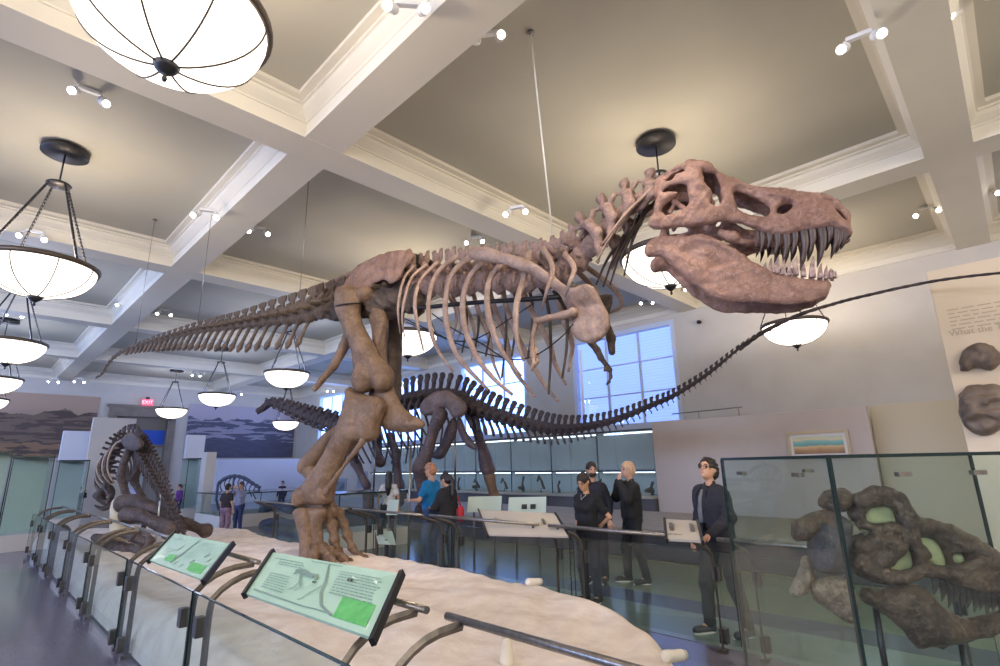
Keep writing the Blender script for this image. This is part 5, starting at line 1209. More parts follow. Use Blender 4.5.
glass_case(-40, 13, 453, 12.2, .3, 'pale case end cut off by the left edge', inner=True)
glass_case(60, 90, 461, 20, .8, 'tall glass showcase between the left edge case and the beige panel')
glass_case(189, 206, 459, 21, .8, 'narrow glass showcase with green lining right of the doorway')
glass_case(222, 330, 492, 16.5, 2.2, 'long low glass enclosure with blue reflections behind the tyrannosaur foot', tint=M_bglass, inner=False)
glass_case(340, 410, 493, 9.8, 1.0, 'glass enclosure left of the couple, in front of the woman in white', tint=M_bglass, inner=False)
# framed pictures on the far wall
for j, (u, v, h_) in enumerate([(339, 487, 20), (362, 480, 20)]):
    p = H(u, v, h_); t = thing('framed_picture', ['small dark framed picture on the pale wall between the tyrannosaur leg and the sauropod', 'narrow framed picture right of the small dark one'][j], 'picture', p)
    mb = MB(); w_ = .28 if j == 0 else .2; mb.obox(p, CR_h*w_, HF*.02, (0, 0, .3)); mb.build('frame', mat('frame_blue', (120, 134, 160), .5), t); mb = MB(); mb.obox(p-HF*.025, CR_h*(w_-.07), HF*.006, (0, 0, .2)); mb.build('print', mat('print_dark', (66, 80, 100), .5, c2=(120, 130, 140), scale=6), t)
# ================================================================== TRACK SPOTLIGHTS
def make_spot(loc, n_heads=2):
    x, y, z = loc; t = thing('track_spotlight', '', 'spotlight', loc, 'spotlights under the ceiling')
    mb = MB(); mb.box((x-.12, y-.03, z-.05), (x+.12, y+.03, z)); mb.build('track_box', M_white, t, .006)
    for k in range(n_heads):
        cx_ = x+(-.13 if k == 0 else .13); tip = np.array([cx_+(.05 if k else -.05), y-.16, z-.22]); b = np.array([cx_, y, z-.10])
        d = tip-b; d /= np.linalg.norm(d)
        mb = MB(); mb.tube([(cx_*.5+x*.5, y, z-.03), (cx_, y, z-.04), b], .018, 8); mb.tube([b, b+d*.06, b+d*.061, b+d*.17, b+d*.171, b+d*.2], [.05, .055, .05, .05, .056, .056], 18); h = mb.build('lamp_head', M_white, t)
        mb = MB(); mb.tube([b+d*.2, b+d*.203], [.042, .042], 18); mb.build('lens', emit_mat('spot_lens', (255, 250, 240), 22.0), t)
    return t
sp_list = [(90, 95, 'pair of white spotlights above the big lamp in the top left'), (408, 8, 'single white spotlight at the top edge on the lengthwise beam'), (488, 38, 'pair of white spotlights on the ceiling just right of the lengthwise beam'),
 (858, 40, 'brightest starry spotlight beside the crossing beam at the upper right'), (517, 212, 'star bright spotlight on the cross beam above the tyrannosaur back'), (925, 212, 'spotlight on the ceiling right of the tyrannosaur snout'), (984, 195, 'spotlight at the right edge beside the end of the cross beam'),
 (208, 215, 'projector like spotlight pair where the thin cables meet the lengthwise beam'), (259, 232, 'pair of spotlights right of the lengthwise beam over the tyrannosaur tail'), (127, 302, 'single glowing spotlight left of the lengthwise beam'), (165, 311, 'pair of glowing spotlights right of the lengthwise beam above the tail'),
 (83, 348, 'spotlight left of the lengthwise beam near the mural'), (55, 380, 'spotlight at the far end of the lengthwise beam'), (80, 380, 'spotlight right of the far end of the lengthwise beam'), (196, 374, 'pair of spotlights beside the lamp under the middle of the tail'), (239, 393, 'small spotlight above the blue mural'), (35, 236, 'spotlight pair behind the chains of the large left lamp'), (15, 312, 'spotlights at the left edge between the two left lamps'),
 (645, 300, 'small spotlight on the blue lit ceiling beyond the tyrannosaur shoulder'), (678, 287, 'bright spotlight below the lamp behind the tyrannosaur jaw'), (970, 2, 'small spotlight pair at the top right corner'), (330, 390, 'small spotlight above the long necked skeleton'), (476, 242, 'bright small spotlight just above the tyrannosaur back')]
sproto = None
for u, v, lb in sp_list:
    zc = ZC if (u, v) not in ((408, 8), (858, 40), (517, 212), (208, 215), (35, 236)) else ZB+.05
    p = atZ(u, v-(6 if v < 250 else 2), zc)
    if p[1] > 31.8: p = atY(u, v-2, 31.6)
    if p[0] > 14.3: p = atX(u, v-2, 14.2)
    if sproto is None: sproto = make_spot(tuple(p)); sproto['label'] = lb
    else: dup(sproto, p, rotz=math.atan2(-p[0], p[1])+random.uniform(-.25, .25), label=lb)
# real beams of the exhibit spotlights
def spot(frm, to, e, ang=40, c=(255, 236, 214), r=.05):
    l = bpy.data.lights.new('exhibit_spot', 'SPOT'); l.energy = e; l.color = lin(c); l.spot_size = math.radians(ang); l.spot_blend = .6; l.shadow_soft_size = r
    o = bpy.data.objects.new('exhibit_spot', l); COL.objects.link(o); o.location = [float(q) for q in frm]; o.rotation_euler = (Vector([float(q) for q in to])-o.location).to_track_quat('-Z', 'Y').to_euler()
spot((1.2, 2.5, 6.2), (4.4, 1.6, 3.6), 300, 40); spot((2.2, .5, 6.2), (3.9, 4.5, 3.6), 460, 55)
spot((2.0, 3.5, 6.2), (3.6, 7.0, 2.6), 330, 50); spot((3.4, 1.2, 6.2), (3, 3.2, .4), 300, 60); spot((-1.0, 6.5, 6.2), (2.4, 10.5, 3.3), 350, 60)
spot((3, 8, 6.2), (2.5, 6.5, .4), 300, 60); spot((9.9, 2.5, 6.2), (13.4, 3.6, 1.8), 260, 50); spot((6.2, .2, 6.2), (8.0, -.1, 2.8), 200, 50); spot((5.2, 4.5, 6.2), (6.1, 3.2, .8), 180, 50)
# ================================================================== LONG NECKED SAUROPOD BEHIND
M_dk = fossil('fossil_sauropod', (84, 72, 74), (56, 47, 50), (112, 98, 98), 4, 1.0)
M_dk2 = fossil('fossil_sauropod_pelvis', (124, 104, 98), (92, 76, 72), (142, 124, 118), 2.5, 1.0)
M_dk3 = fossil('fossil_sauropod_leg', (92, 76, 78), (64, 52, 56), (122, 102, 102), 2.5, 1.0)
AP = thing('sauropod_skeleton', 'dark long necked sauropod skeleton standing behind, its whip tail sweeping up to the right edge', 'dinosaur skeleton', (H(450, 412, 14)[0], H(450, 412, 14)[1], .49))
def smesh():
    S = SDF((-1.4, -1.2, -1.1), (1.4, 1.2, 2.2), .075)
    S.chain([(-.44, 0, 0), (0, 0, .03), (.44, 0, 0)], [.52, .34, .52], .06)
    S.cap((0, 0, .3), (-.1, 0, .7), .3, .26, .08, (1, 1.5, 1)); S.cap((-.1, 0, .8), (-.26, 0, 1.5), .24, .3, .05, (1, 1.8, 1)); S.ell((-.45, 0, 1.6), (.16, .16, .16), .1); S.ell((-.12, 0, 1.68), (.16, .16, .14), .1)
    for s in (-1, 1):
        S.cap((0, .3*s, .1), (-.1, .85*s, .1), .16, .12, .1); S.cap((.2, .15*s, .5), (.6, .2*s, .7), .12, .1, .08)
    S.noise(.05, 4, 9); vs, F = S.surf(); return npmesh('vertebra', vs, F)
VM['sauropod'] = smesh()
def neckmesh():
    S = SDF((-1.5, -1.3, -1.3), (1.5, 1.3, 1.6), .08)
    S.chain([(-.5, 0, 0), (0, 0, .02), (.5, 0, .02)], [.5, .36, .5], .1)
    for s in (-1, 1):
        S.cap((0, .2*s, .3), (-.25, .4*s, .95), .26, .16, .12); S.cap((.3, .2*s, .3), (.6, .55*s, .5), .16, .13, .1)
        S.cap((.1, .3*s, -.1), (0, .55*s, -.65), .2, .15, .1); S.cap((0, .55*s, -.65), (-.8, .5*s, -.8), .12, .06, .08)
    S.noise(.08, 5, 12); vs, F = S.surf(); return npmesh('vertebra', vs, F)
VM['sneck'] = neckmesh()
def column(parent, samples, kind, m, Lf, div, s0=.05, chev=None, maxn=90, stop=0.03, reverse=-1, min_q=0.0):
    T3 = np.array([list(H(a, b, h))+[q*pxm(H(a, b, h))] for a, b, h, q in samples]); fine = spline(T3, 800)
    dd = np.r_[0, np.cumsum(np.linalg.norm(np.diff(fine[:, :3], axis=0), axis=1))]; s = s0; i = 0
    while s < dd[-1]-stop and i < maxn:
        c = np.array([np.interp(s, dd, fine[:, k]) for k in range(4)]); q = c[3]
        if q < min_q: break
        L = Lf(q); c2 = np.array([np.interp(s+.03, dd, fine[:, k]) for k in range(3)]); T = reverse*(c2-c[:3]); T /= np.linalg.norm(T)
        place_vert(kind, m, parent, c[:3], T, L*1.0, q/div, q/div)
        if chev: chev(c[:3], T, q, L, i)
        s += L; i += 1
    return fine, dd, s
def chevA(c, T, q, L, i):
    if q < .045: return
    U = np.array([0, 0, 1.]); b0 = c-U*q*.3-T*L*.5; b1 = b0-U*q*.55-T*q*.25
    MB().tube(spline([b0, (b0+b1)/2-T*q*.04, b1], 5), [q*.09, q*.07, q*.07, q*.09, q*.07], 6).build('chevron', M_dk, AP)
tailS = [(462, 402, 13.9, 24), (481, 412, 13.6, 23), (506, 420, 13.2, 20), (533, 427, 12.8, 17.5), (560, 430.5, 12.3, 15), (590, 427, 11.8, 12), (620, 419, 11.3, 10), (655, 404.5, 10.7, 8.2), (676, 395, 10.3, 7), (707, 375, 9.8, 5.6), (739, 349, 9.3, 3.8), (762, 333, 8.9, 2.4), (796, 316, 8.4, 1.6)]
fine, dd, s_end = column(AP, tailS, 'sauropod', M_dk, lambda q: .10+.25*q, 1.7, chev=chevA, maxn=70)
whip = [(739, 349, 9.3, 2.5), (762, 333, 8.9, 2.2), (796, 316, 8.4, 1.9), (830, 305, 8.0, 1.7), (864, 296, 7.4, 1.6), (932, 281.5, 6.7, 1.5), (1000, 273, 6.0, 1.4), (1060, 269, 5.6, 1.3), (1110, 270, 5.3, 1.0)]
W3 = spline(np.array([list(H(a, b, h))+[q*pxm(H(a, b, h))] for a, b, h, q in whip]), 150)
MB().tube(W3[:, :3], [r*(1.0+.12*math.sin(i*1.3)) for i, r in enumerate(W3[:, 3])], 8).build('whip_tail', M_dk, AP)
column(AP, [(462, 402, 13.9, 25), (445, 399, 14.1, 26), (425, 400, 14.4, 26), (405, 404, 14.7, 25), (385, 412, 15.1, 22), (366, 420, 15.5, 20), (350, 427, 15.9, 17)], 'sauropod', M_dk, lambda q: .22, 1.75, reverse=1, maxn=30)
column(AP, [(352, 428, 15.9, 17), (338, 425, 16.2, 15), (322, 420, 16.5, 14), (304, 414, 16.8, 12), (286, 407, 17.1, 9.5), (276, 403.5, 17.2, 8), (270, 402, 17.3, 6)], 'sneck', M_dk, lambda q: .22+.25*q, 1.25, reverse=1, maxn=30)
# small head
hp_ = H(264, 407, 17.35); S = SDF(hp_-.5, hp_+.5, .022); d_ = -CR_h*.75+HF*-.2+np.array([0, 0, -.55]); d_ /= np.linalg.norm(d_)
S.cap(hp_-d_*.14, hp_+d_*.2, .13, .09, .04, (1, 1, 1)); S.cap(hp_-d_*.1+np.array([0, 0, -.1]), hp_+d_*.2+np.array([0, 0, -.09]), .05, .05, .02)
S.ell(hp_+d_*.0+CR_h*.02+HF*-.12, (.05, .07, .05), .02, op='cut'); S.ell(hp_+d_*.12+HF*-.1, (.04, .06, .04), .02, op='cut'); S.noise(.01, 16, 3); S.build('skull', M_dk, AP)
AF = Frame((H(450, 412, 14)[0], H(450, 412, 14)[1], 0), H(560, 430, 12.3)-H(400, 405, 14.8))
def c55(pts): return [(380+a/5.55, 370+b/5.55) for a, b in pts]
plate('ilium', AF, c55([(218, 215), (235, 180), (265, 148), (305, 122), (345, 110), (395, 122), (432, 148), (465, 172), (484, 200), (482, 235), (460, 258), (425, 262), (400, 256), (385, 220), (345, 205), (310, 240), (270, 256), (228, 248)]), .12, .16, M_dk2, AP, res=.035, w0=.5, noise=.02, nf=5)
plate('ischium', AF, c55([(425, 262), (450, 262), (470, 330), (510, 390), (545, 425), (540, 445), (505, 440), (470, 410), (435, 350)]), .08, .1, M_dk3, AP, res=.03, w0=.15, noise=.01)
plate('pubis', AF, c55([(400, 262), (425, 270), (430, 330), (400, 400), (360, 480), (335, 500), (290, 490), (285, 465), (320, 440), (350, 380), (370, 320)]), .1, .12, M_dk3, AP, res=.03, w0=.15, noise=.01)
def HL(pts): return [(H(a, b, h), r) for a, b, h, r in pts]
limb('femur', HL([(440, 415, 13.5, .20), (433, 432, 13.45, .15), (427, 452, 13.45, .15), (421, 468, 13.4, .22)]), M_dk3, AP, res=.035, noise=.02, nf=5)
limb('shin', HL([(421, 474, 13.4, .18), (422, 488, 13.4, .12), (424, 503, 13.45, .15)]), M_dk3, AP, res=.035, noise=.02, nf=5)
limb('foot', HL([(424, 506, 13.45, .16), (421, 511, 13.3, .17)]), M_dk3, AP, res=.035, noise=.02, nf=6)
limb('femur', HL([(472, 415, 14.3, .18), (477, 430, 14.1, .13), (482, 447, 14.0, .13), (488, 470, 13.9, .19)]), M_dk3, AP, res=.035, noise=.02, nf=5)
limb('shin', HL([(489, 476, 13.9, .16), (493, 490, 13.9, .12), (496, 504, 13.9, .15)]), M_leg, AP, res=.035, noise=.02, nf=5)
limb('foot', HL([(496, 507, 13.9, .16), (494, 511, 13.8, .16)]), M_dk3, AP, res=.035, noise=.02, nf=6)
for pts in ([(353, 432, 15.5, .2), (356, 445, 15.4, .12), (353, 458, 15.3, .17)], [(355, 462, 15.3, .16), (361, 474, 15.2, .1), (367, 486, 15.1, .13)], [(377, 436, 15.9, .18), (377, 448, 15.9, .12), (380, 462, 15.9, .17)], [(390, 436, 15.7, .12), (396, 455, 15.7, .14), (397, 470, 15.7, .11), (399, 488, 15.7, .16)]):
    limb('foreleg_bone', HL(pts), M_dk3, AP, res=.035, noise=.02, nf=5)
limb('foot', HL([(367, 492, 15.1, .14), (368, 503, 15.1, .12), (368, 506, 15.1, .15)]), M_dk3, AP, res=.035); limb('foot', HL([(399, 493, 15.7, .14), (400, 502, 15.7, .13)]), M_dk3, AP, res=.035)
plate('scapula', AF, [(352, 418), (362, 414), (385, 408), (396, 402), (400, 406), (388, 418), (372, 428), (362, 440), (352, 440), (348, 428)], .07, .1, M_dk3, AP, res=.03, w0=.75, noise=.015, nf=5)
for k, px_ in enumerate(np.linspace(362, 430, 11)):
    h0 = np.interp(px_, [350, 462], [15.9, 13.9]); y0 = np.interp(px_, [350, 385, 405, 425, 445], [427, 412, 404, 400, 399]); c = H(px_, y0, h0)
    ln = 1.5-.07*abs(k-4)
    for sd in (1, -1):
        n_ = AF.N*sd; P = [c+np.array([0, 0, .1]), c+n_*.5+np.array([0, 0, -.05]), c+n_*.72+np.array([0, 0, -.5])+AF.X*.08, c+n_*.66+np.array([0, 0, -1.0*ln/1.5])+AF.X*.18, c+n_*.42+np.array([0, 0, -ln])+AF.X*.3]
        MB().tube(spline(P, 14), list(np.linspace(.05, .03, 14)), 7, flat=.6, side=AF.N).build('rib', M_dk, AP)
for pts in ([(455, 405, 13.9), (453.5, 512, 13.95)], [(376, 425, 15.6), (375, 500, 15.6)], [(335, 425, 16.2), (337, 505, 16.4)]):
    (a, b, h0), (a2, b2, h1) = pts; p = H(a, b, h0); MB().tube([p, (p[0], p[1], .49)], .03, 8).build('mount_pole', M_steel, AP)
p = H(411, 430, 9.2)
t = thing('slim_post', 'slim pale upright post rising beyond the head of the man in the blue shirt', 'post', (p[0], p[1], 0)); MB().tube([(p[0], p[1], 0), (p[0], p[1], 1.95)], .02, 10).build('shaft', M_steel, t); MB().lathe([(0, 0), (.07, 0), (.07, .015), (0, .02)], (p[0], p[1], 0), 16).build('base', M_steel, t)
# ================================================================== FEEDING SKELETON AT THE LEFT
M_al = fossil('fossil_feeding', (92, 76, 70), (60, 48, 46), (124, 108, 98), 5, 1.0)
M_al2 = mat('fossil_feeding_pale', (178, 160, 142), .5, c2=(140, 120, 104), scale=6, bump=.3, bscale=20)
fo_ = H(128, 530, 10.3)
AL = thing('feeding_skeleton', 'dark predator skeleton bending down over fallen bones at the left of the sand bed', 'dinosaur skeleton', (fo_[0], fo_[1], .42))
def chevB(c, T, q, L, i):
    U = np.array([0, 0, 1.]); b0 = c-U*q*.2; b1 = b0-U*q*.9-T*q*.5
    MB().tube([b0, (b0+b1)/2, b1], [q*.1, q*.07, q*.06], 6).build('chevron', M_al, AL)
column(AL, [(133, 440, 10.4, 14), (141, 453, 10.1, 14), (151, 470, 9.8, 12), (161, 488, 9.5, 10), (171, 508, 9.25, 8), (180, 526, 9.05, 5), (186, 541, 8.9, 3)], 'dorsal', M_al, lambda q: .09+.16*q, 1.8, reverse=-1, chev=chevB, maxn=40)
column(AL, [(133, 440, 10.4, 14), (124, 442, 10.6, 14), (115, 450, 10.8, 13), (109, 462, 11.0, 12), (106, 476, 11.1, 10), (105, 488, 11.2, 8)], 'dorsal', M_al, lambda q: .17, 1.8, reverse=1, maxn=24)
ALF = Frame((H(120, 460, 10.8)[0], H(120, 460, 10.8)[1], 0), -CR_h*.6+HF*.5)
for k in range(9):
    t_ = k/8; c = H(np.interp(t_, [0, .5, 1], [127, 112, 106]), np.interp(t_, [0, .5, 1], [440, 455, 478]), 10.5+.6*t_)
    for sd in (1, -1):
        n_ = CR_h*sd*.9+HF*.2*sd; dn = np.array([0, 0, -1.])*(1-t_*.55)+CR_h*(.3*t_)
        P = [c, c+n_*.2+dn*.06, c+n_*.3+dn*.35, c+n_*.26+dn*.62, c+n_*.12+dn*.82]
        MB().tube(spline(P, 12), list(np.linspace(.026, .014, 12)), 7).build('rib', M_al if sd > 0 or k % 2 else M_al2, AL)
plate('ilium', ALF, [(122, 438), (131, 431), (140, 436), (143, 447), (137, 452), (129, 450), (123, 446)], .05, .08, M_al, AL, res=.02, w0=-.18)
plate('ilium', ALF, [(122, 438), (131, 431), (140, 436), (143, 447), (137, 452), (129, 450), (123, 446)], .05, .08, M_al, AL, res=.02, w0=.18)
limb('femur', HL([(130, 449, 10.3, .08), (124, 462, 10.2, .06), (121, 475, 10.1, .08)]), M_al, AL); limb('tibia', HL([(121, 478, 10.1, .07), (127, 495, 10.2, .05), (131, 508, 10.3, .06)]), M_al, AL); limb('metatarsal', HL([(131, 510, 10.3, .055), (127, 522, 10.2, .045), (124, 531, 10.1, .05)]), M_al, AL)
limb('femur', HL([(137, 449, 10.7, .08), (139, 465, 10.7, .06), (134, 480, 10.8, .08)]), M_al, AL); limb('tibia', HL([(134, 482, 10.8, .07), (143, 497, 10.8, .05), (148, 508, 10.8, .06)]), M_al, AL); limb('metatarsal', HL([(148, 510, 10.8, .05), (145, 520, 10.7, .045), (143, 529, 10.6, .05)]), M_al, AL)
limb('arm', HL([(107, 478, 10.8, .04), (104, 488, 10.7, .03), (110, 496, 10.6, .03), (107, 504, 10.5, .02)]), M_al, AL)
# its skull with open jaws pushed down among the bones
KF = Frame((H(104, 498, 11.0)[0], H(104, 498, 11.0)[1], 0), -CR_h*.95-HF*.3)
plate('skull', KF, [(112, 484), (116, 492), (112, 504), (104, 506), (96, 500), (91, 496), (98, 490), (105, 486)], .10, .08, M_al, AL, res=.016, holes=[[(105, 493), (109, 491), (110, 497), (106, 499)]], noise=.012, nf=14)
plate('lower_jaw', KF, [(114, 498), (112, 508), (104, 512), (97, 509), (93, 504), (99, 506), (106, 507)], .06, .05, M_al, AL, res=.014, noise=.01, nf=14)
p = H(161, 492, 9.5); MB().tube([p, (H(157, 531, 9.5)[0], H(157, 531, 9.5)[1], .42)], .013, 8).build('support_pole', mat('pole_white', (214, 210, 200), .4), AL)
# fallen bones on the sand
def bone_thing(label, pts, m, name='fallen_bone', res=.022, noise=.014, nf=8, extra=()):
    base = pts[len(pts)//2][0]; t = thing(name, label, 'fossil bone', (base[0], base[1], .42)); limb('bone', pts, m, t, res=res, noise=noise, nf=nf, extra=extra); return t
bone_thing('thick curved dark fallen bone lying highest on the heap left of the small sign', HL([(124, 503, 9.9, .16), (138, 501, 9.8, .12), (152, 509, 9.7, .1), (168, 519, 9.6, .12), (176, 523, 9.5, .14)]), M_al)
bone_thing('long dark limb bone sloping down to the left top corner of the small sign', HL([(128, 515, 9.4, .15), (141, 516, 9.3, .1), (156, 523, 9.2, .1), (170, 530, 9.1, .15)]), M_al)
bone_thing('short dark bone with knobbed ends right of the heap, behind the small sign', HL([(184, 523, 9.6, .11), (195, 527, 9.6, .08), (205, 530, 9.6, .12)]), M_al)
bone_thing('flat dark bone at the left front of the heap by the rail', HL([(95, 537, 9.6, .07), (103, 540, 9.5, .09), (113, 545, 9.4, .08), (128, 548, 9.2, .07)]), M_al)
bone_thing('ridged brown rib bone curling up under the fallen heap', HL([(98, 546, 9.0, .05), (108, 536, 9.0, .05), (120, 533, 9.0, .06), (134, 537, 9.0, .07), (148, 542, 8.9, .06)]), M_al)
bone_thing('low brown block of joined backbones at the front of the heap', HL([(104, 543, 9.3, .09), (114, 549, 9.1, .1), (126, 551, 8.9, .1), (140, 550, 8.8, .09)]), M_al, noise=.03, nf=14)
bone_thing('small loop shaped dark bone just left of the small sign', HL([(130, 540, 8.3, .04), (136, 532, 8.3, .04), (146, 532, 8.3, .045), (151, 540, 8.2, .05), (146, 547, 8.2, .04)]), M_al)
t = thing('plaster_support', 'cream plaster block under the skull of the feeding skeleton', 'support block', (H(116, 520, 9.9)[0], H(116, 520, 9.9)[1], .42))
limb('block', HL([(118, 503, 10.0, .1), (116, 517, 9.9, .1), (120, 533, 9.8, .14)]), mat('plaster', (204, 190, 160), .7), t, noise=.02, nf=6)
t = thing('fossil_shield', 'small dark leaf shaped fossil plate propped on the sand near the left edge', 'fossil', (H(62, 536, 12.5)[0], H(62, 536, 12.5)[1], .42))
limb('plate', HL([(55, 538, 12.5, .12), (62, 533, 12.5, .17), (69, 538, 12.5, .1)]), M_al, t, noise=.02)
# far fossils in the blue lit bay
t = thing('arched_skeleton', 'small arched blue grey skeleton against the white wall left of the tyrannosaur shin', 'skeleton', (H(240, 505, 18)[0], H(240, 505, 18)[1], 0))
MF = mat('fossil_far', (70, 76, 96), .6); P = [H(a, b, 18) for a, b in [(218, 484), (224, 479), (234, 476), (244, 478), (252, 483), (260, 488)]]
SPp = spline(P, 22)
MB().tube(SPp, [.04+.03*abs(math.sin(i*1.4)) for i in range(22)], 8).build('backbone', MF, t)
for i in range(3, 20, 2):
    p = SPp[i]; MB().tube(spline([p, p+np.array([0, 0, -.2])+CR_h*-.1, p+np.array([0, 0, -.42])+CR_h*.02], 6), .02, 6).build('rib', MF, t)
MB().tube([P[2], (P[2][0], P[2][1], 0)], .03, 6).build('pole', MF, t); MB().tube([P[0], P[0]+np.array([0, 0, -.5]), P[0]+np.array([0, 0, -.9])+CR_h*.15], .04, 6).build('limb_bone', MF, t)
for j, pts in enumerate([[(258, 521, 16.5, .14), (266, 508, 16.5, .12), (280, 505, 16.5, .12), (292, 510, 16.5, .14)], [(262, 524, 16.3, .12), (276, 522, 16.3, .14), (294, 523, 16.3, .12), (306, 525, 16.3, .1)]]):
    t = thing('fossil_mass', ['dark arched fossil rock inside the low glass enclosure behind the tyrannosaur foot', 'long dark flat fossil rock lying in the low glass enclosure behind the foot'][j], 'fossil', (H(pts[1][0], pts[1][1], 16.4)[0], H(pts[1][0], pts[1][1], 16.4)[1], .35))
    limb('rock', HL(pts), MF, t, noise=.03, nf=6, res=.03)
t = thing('reading_panel', 'small white slanted reading panel on a dark stand beyond the tyrannosaur toes', 'sign', (H(384, 545, 8.7)[0], H(384, 545, 8.7)[1], 0))
A, B, C_, D_ = H(378, 544, 8.6), H(396, 545, 8.6), H(392, 531, 8.9), H(375, 530, 8.9)
MB().slab([A, B, C_, D_], (.02, .02, -.01)).build('panel_face', mat('panel_white', (206, 222, 212), .5), t); m_ = (A+B)/2; MB().tube([(m_[0]+.05, m_[1]+.1, 0), (m_[0]+.05, m_[1]+.1, m_[2]+.06)], .025, 8).build('leg', M_black, t)
# ================================================================== VISITORS
def rotm(yaw, pitch):   # yaw about z (left positive), pitch up positive, person faces +y
    cy_, sy_ = math.cos(yaw), math.sin(yaw); cp_, sp_ = math.cos(pitch), math.sin(pitch)
    Rz = np.array([[cy_, -sy_, 0], [sy_, cy_, 0], [0, 0, 1]]); Rx = np.array([[1, 0, 0], [0, cp_, -sp_], [0, sp_, cp_]]); return Rz@Rx
def person(label, pos, face, Hh=1.72, skin=(214, 168, 140), top=(40, 40, 44), top2=None, legs=(36, 36, 40), shoes=(30, 30, 32), hair=(30, 24, 22), hairstyle='short', sleeve='long', head=(0, 0),
           arms=None, stance=.09, step=0.0, female=False, glasses=False, beard=False, res=.013, lean=0.0, jacket=0.0, extras=(), hands=True, sit=0):
    """pos: ground point, face: horizontal direction the body faces; arms: [(elbow),(wrist),(hand dir)] x2 (right then left) in body space for a 1.75 m figure"""
    k = Hh/1.75; f = np.array([face[0], face[1], 0.]); f /= np.linalg.norm(f); rt = np.array([f[1], -f[0], 0])
    pos = np.array([pos[0], pos[1], 0.])
    def xf(v): v = np.asarray(v)*k; return pos+v[:, :1]*rt+v[:, 1:2]*f+v[:, 2:3]*np.array([0, 0, 1.])
    t = thing('person', label, 'person', pos)
    near = res < .016; fw = .9 if female else 1.0
    sk = mat('skin_%d_%d' % (skin[0], skin[2]), skin, .5, c2=tuple(int(c*.95) for c in skin), scale=20)
    hm = mat('hair_%d' % hair[0], hair, .5, c2=tuple(min(255, int(c*1.5)+6) for c in hair), scale=60)
    lx = lambda z: lean*max(0, z-.9)   # forward lean
    def B(x, y, z): return (x, y+lx(z), z)
    RH = rotm(*head); hc0 = np.array(B(0, .0, 1.54))
    def hd(x, y, z): return tuple(hc0+RH@np.array([x, y, z]))      # head space: origin at top of neck
    if arms is None: arms = [((.245, -.03, 1.15), (.25, .07, .90), (0, .15, -1)), ((-.245, -.03, 1.15), (-.25, .07, .90), (0, .15, -1))]
    sh = [B(.168*fw, -.005, 1.395), B(-.168*fw, -.005, 1.395)]
    hips = [(.09, 0, .92), (-.09, 0, .92)]; fy_ = [step, -step]
    knees = [(.1+stance*.2, step*.6+.03, .49), (-.1-stance*.2, -step*.6+.03, .49)]; ank = [(stance+.02, step-.01, .085), (-stance-.02, -step-.01, .085)]
    # --- body: one continuous surface
    lo = np.array([-.62, -.55, -.02]); hi = np.array([.62, .75, 1.85])
    S = SDF(lo, hi, res)
    S.ell(hd(0, .012, .115), (.074, .094, .108), .02, RH.T); S.ell(hd(0, .035, .045), (.056, .062, .06), .03, RH.T); S.cap(hd(0, .075, .0+.012), hd(0, .082, .012), .022, .018, .02)
    S.cap(hd(0, .095, .115), hd(0, .118, .082), .009, .014, .012); S.cap(hd(-.02, .087, .045), hd(.02, .087, .045), .01, .01, .01)
    S.cap(hd(-.035, .085, .132), hd(.035, .085, .132), .011, .011, .012)
    for s in (-1, 1): S.ell(hd(.076*s, -.002, .095), (.012, .022, .032), .01, RH.T); S.ell(hd(.03*s, .098, .108), (.015, .012, .012), .008, op='cut')
    S.cap(B(0, -.02, 1.42), hd(0, -.005, .04), .05*fw, .05*fw, .02)
    S.cap(B(-.08, -.01, 1.34), B(.08, -.01, 1.34), .07, .07, .03); S.chain([B(0, 0, 1.3), B(0, 0, 1.12), B(0, 0, .96)], [.088, .08, .09], .05, (.85, 1, 1))
    for i in (0, 1):
        e, w_, hdn = [np.array(v, float) for v in arms[i]]
        S.chain([sh[i], e, w_], [.046*fw, .036*fw, .025*fw], .02)
        S.chain([hips[i], knees[i], ank[i]], [.075, .052, .036], .03); S.cap(ank[i], (ank[i][0]*1.1, ank[i][1]+.13, .035), .035, .025, .02)
    S.V = S.V
    vs, F = S.surf(); extra = []
    allv = [xf(vs)]; allF = [F]; off = len(vs)
    for i in (0, 1):   # hands with five fingers
        e, w_, hdn = [np.array(v, float) for v in arms[i]]; d = hdn/np.linalg.norm(hdn); sd = 1 if i == 0 else -1
        side_ = np.cross(d, [0, 1., .2] if abs(d[1]) < .8 else [0, 0, 1.]); side_ /= np.linalg.norm(side_); pn = np.cross(side_, d)   # palm normal
        hr = .0052 if near else .012
        c = w_+d*.09; S2 = SDF(c-.14, c+.14, hr)
        S2.cap(w_-d*.02, w_+d*.02, .025*fw, .024*fw, .01); S2.cap(w_+d*.03-side_*.016, w_+d*.075-side_*.022, .016, .015, .012); S2.cap(w_+d*.03+side_*.016, w_+d*.075+side_*.022, .016, .014, .012); S2.cap(w_+d*.02, w_+d*.08, .018, .018, .01)
        curl = pn*(-.55)
        for q, ln in zip((-.03, -.011, .009, .028), (.068, .077, .072, .056)):
            a = w_+d*.085+side_*q; b = a+(d*.9+curl*.35)*ln*.5; c2 = b+(d*.6+curl*1.0)*ln*.42
            S2.chain([a, b, c2], [.0088, .008, .0068], .004)
        a = w_+d*.035-side_*.03; b = a+(d*.7-side_*.7)*.035; S2.chain([a, b, b+(d*.95-side_*.1+curl*.3)*.032], [.011, .0095, .008], .006)
        v2, F2 = S2.surf()
        if len(v2): allv.append(xf(v2)); allF.append(F2+off); off += len(v2)
    me = npmesh('body', np.vstack(allv), np.vstack(allF)); me.materials.append(sk); link('body', me, t)
    # --- top
    g = .012+jacket
    S = SDF(lo, hi, res)
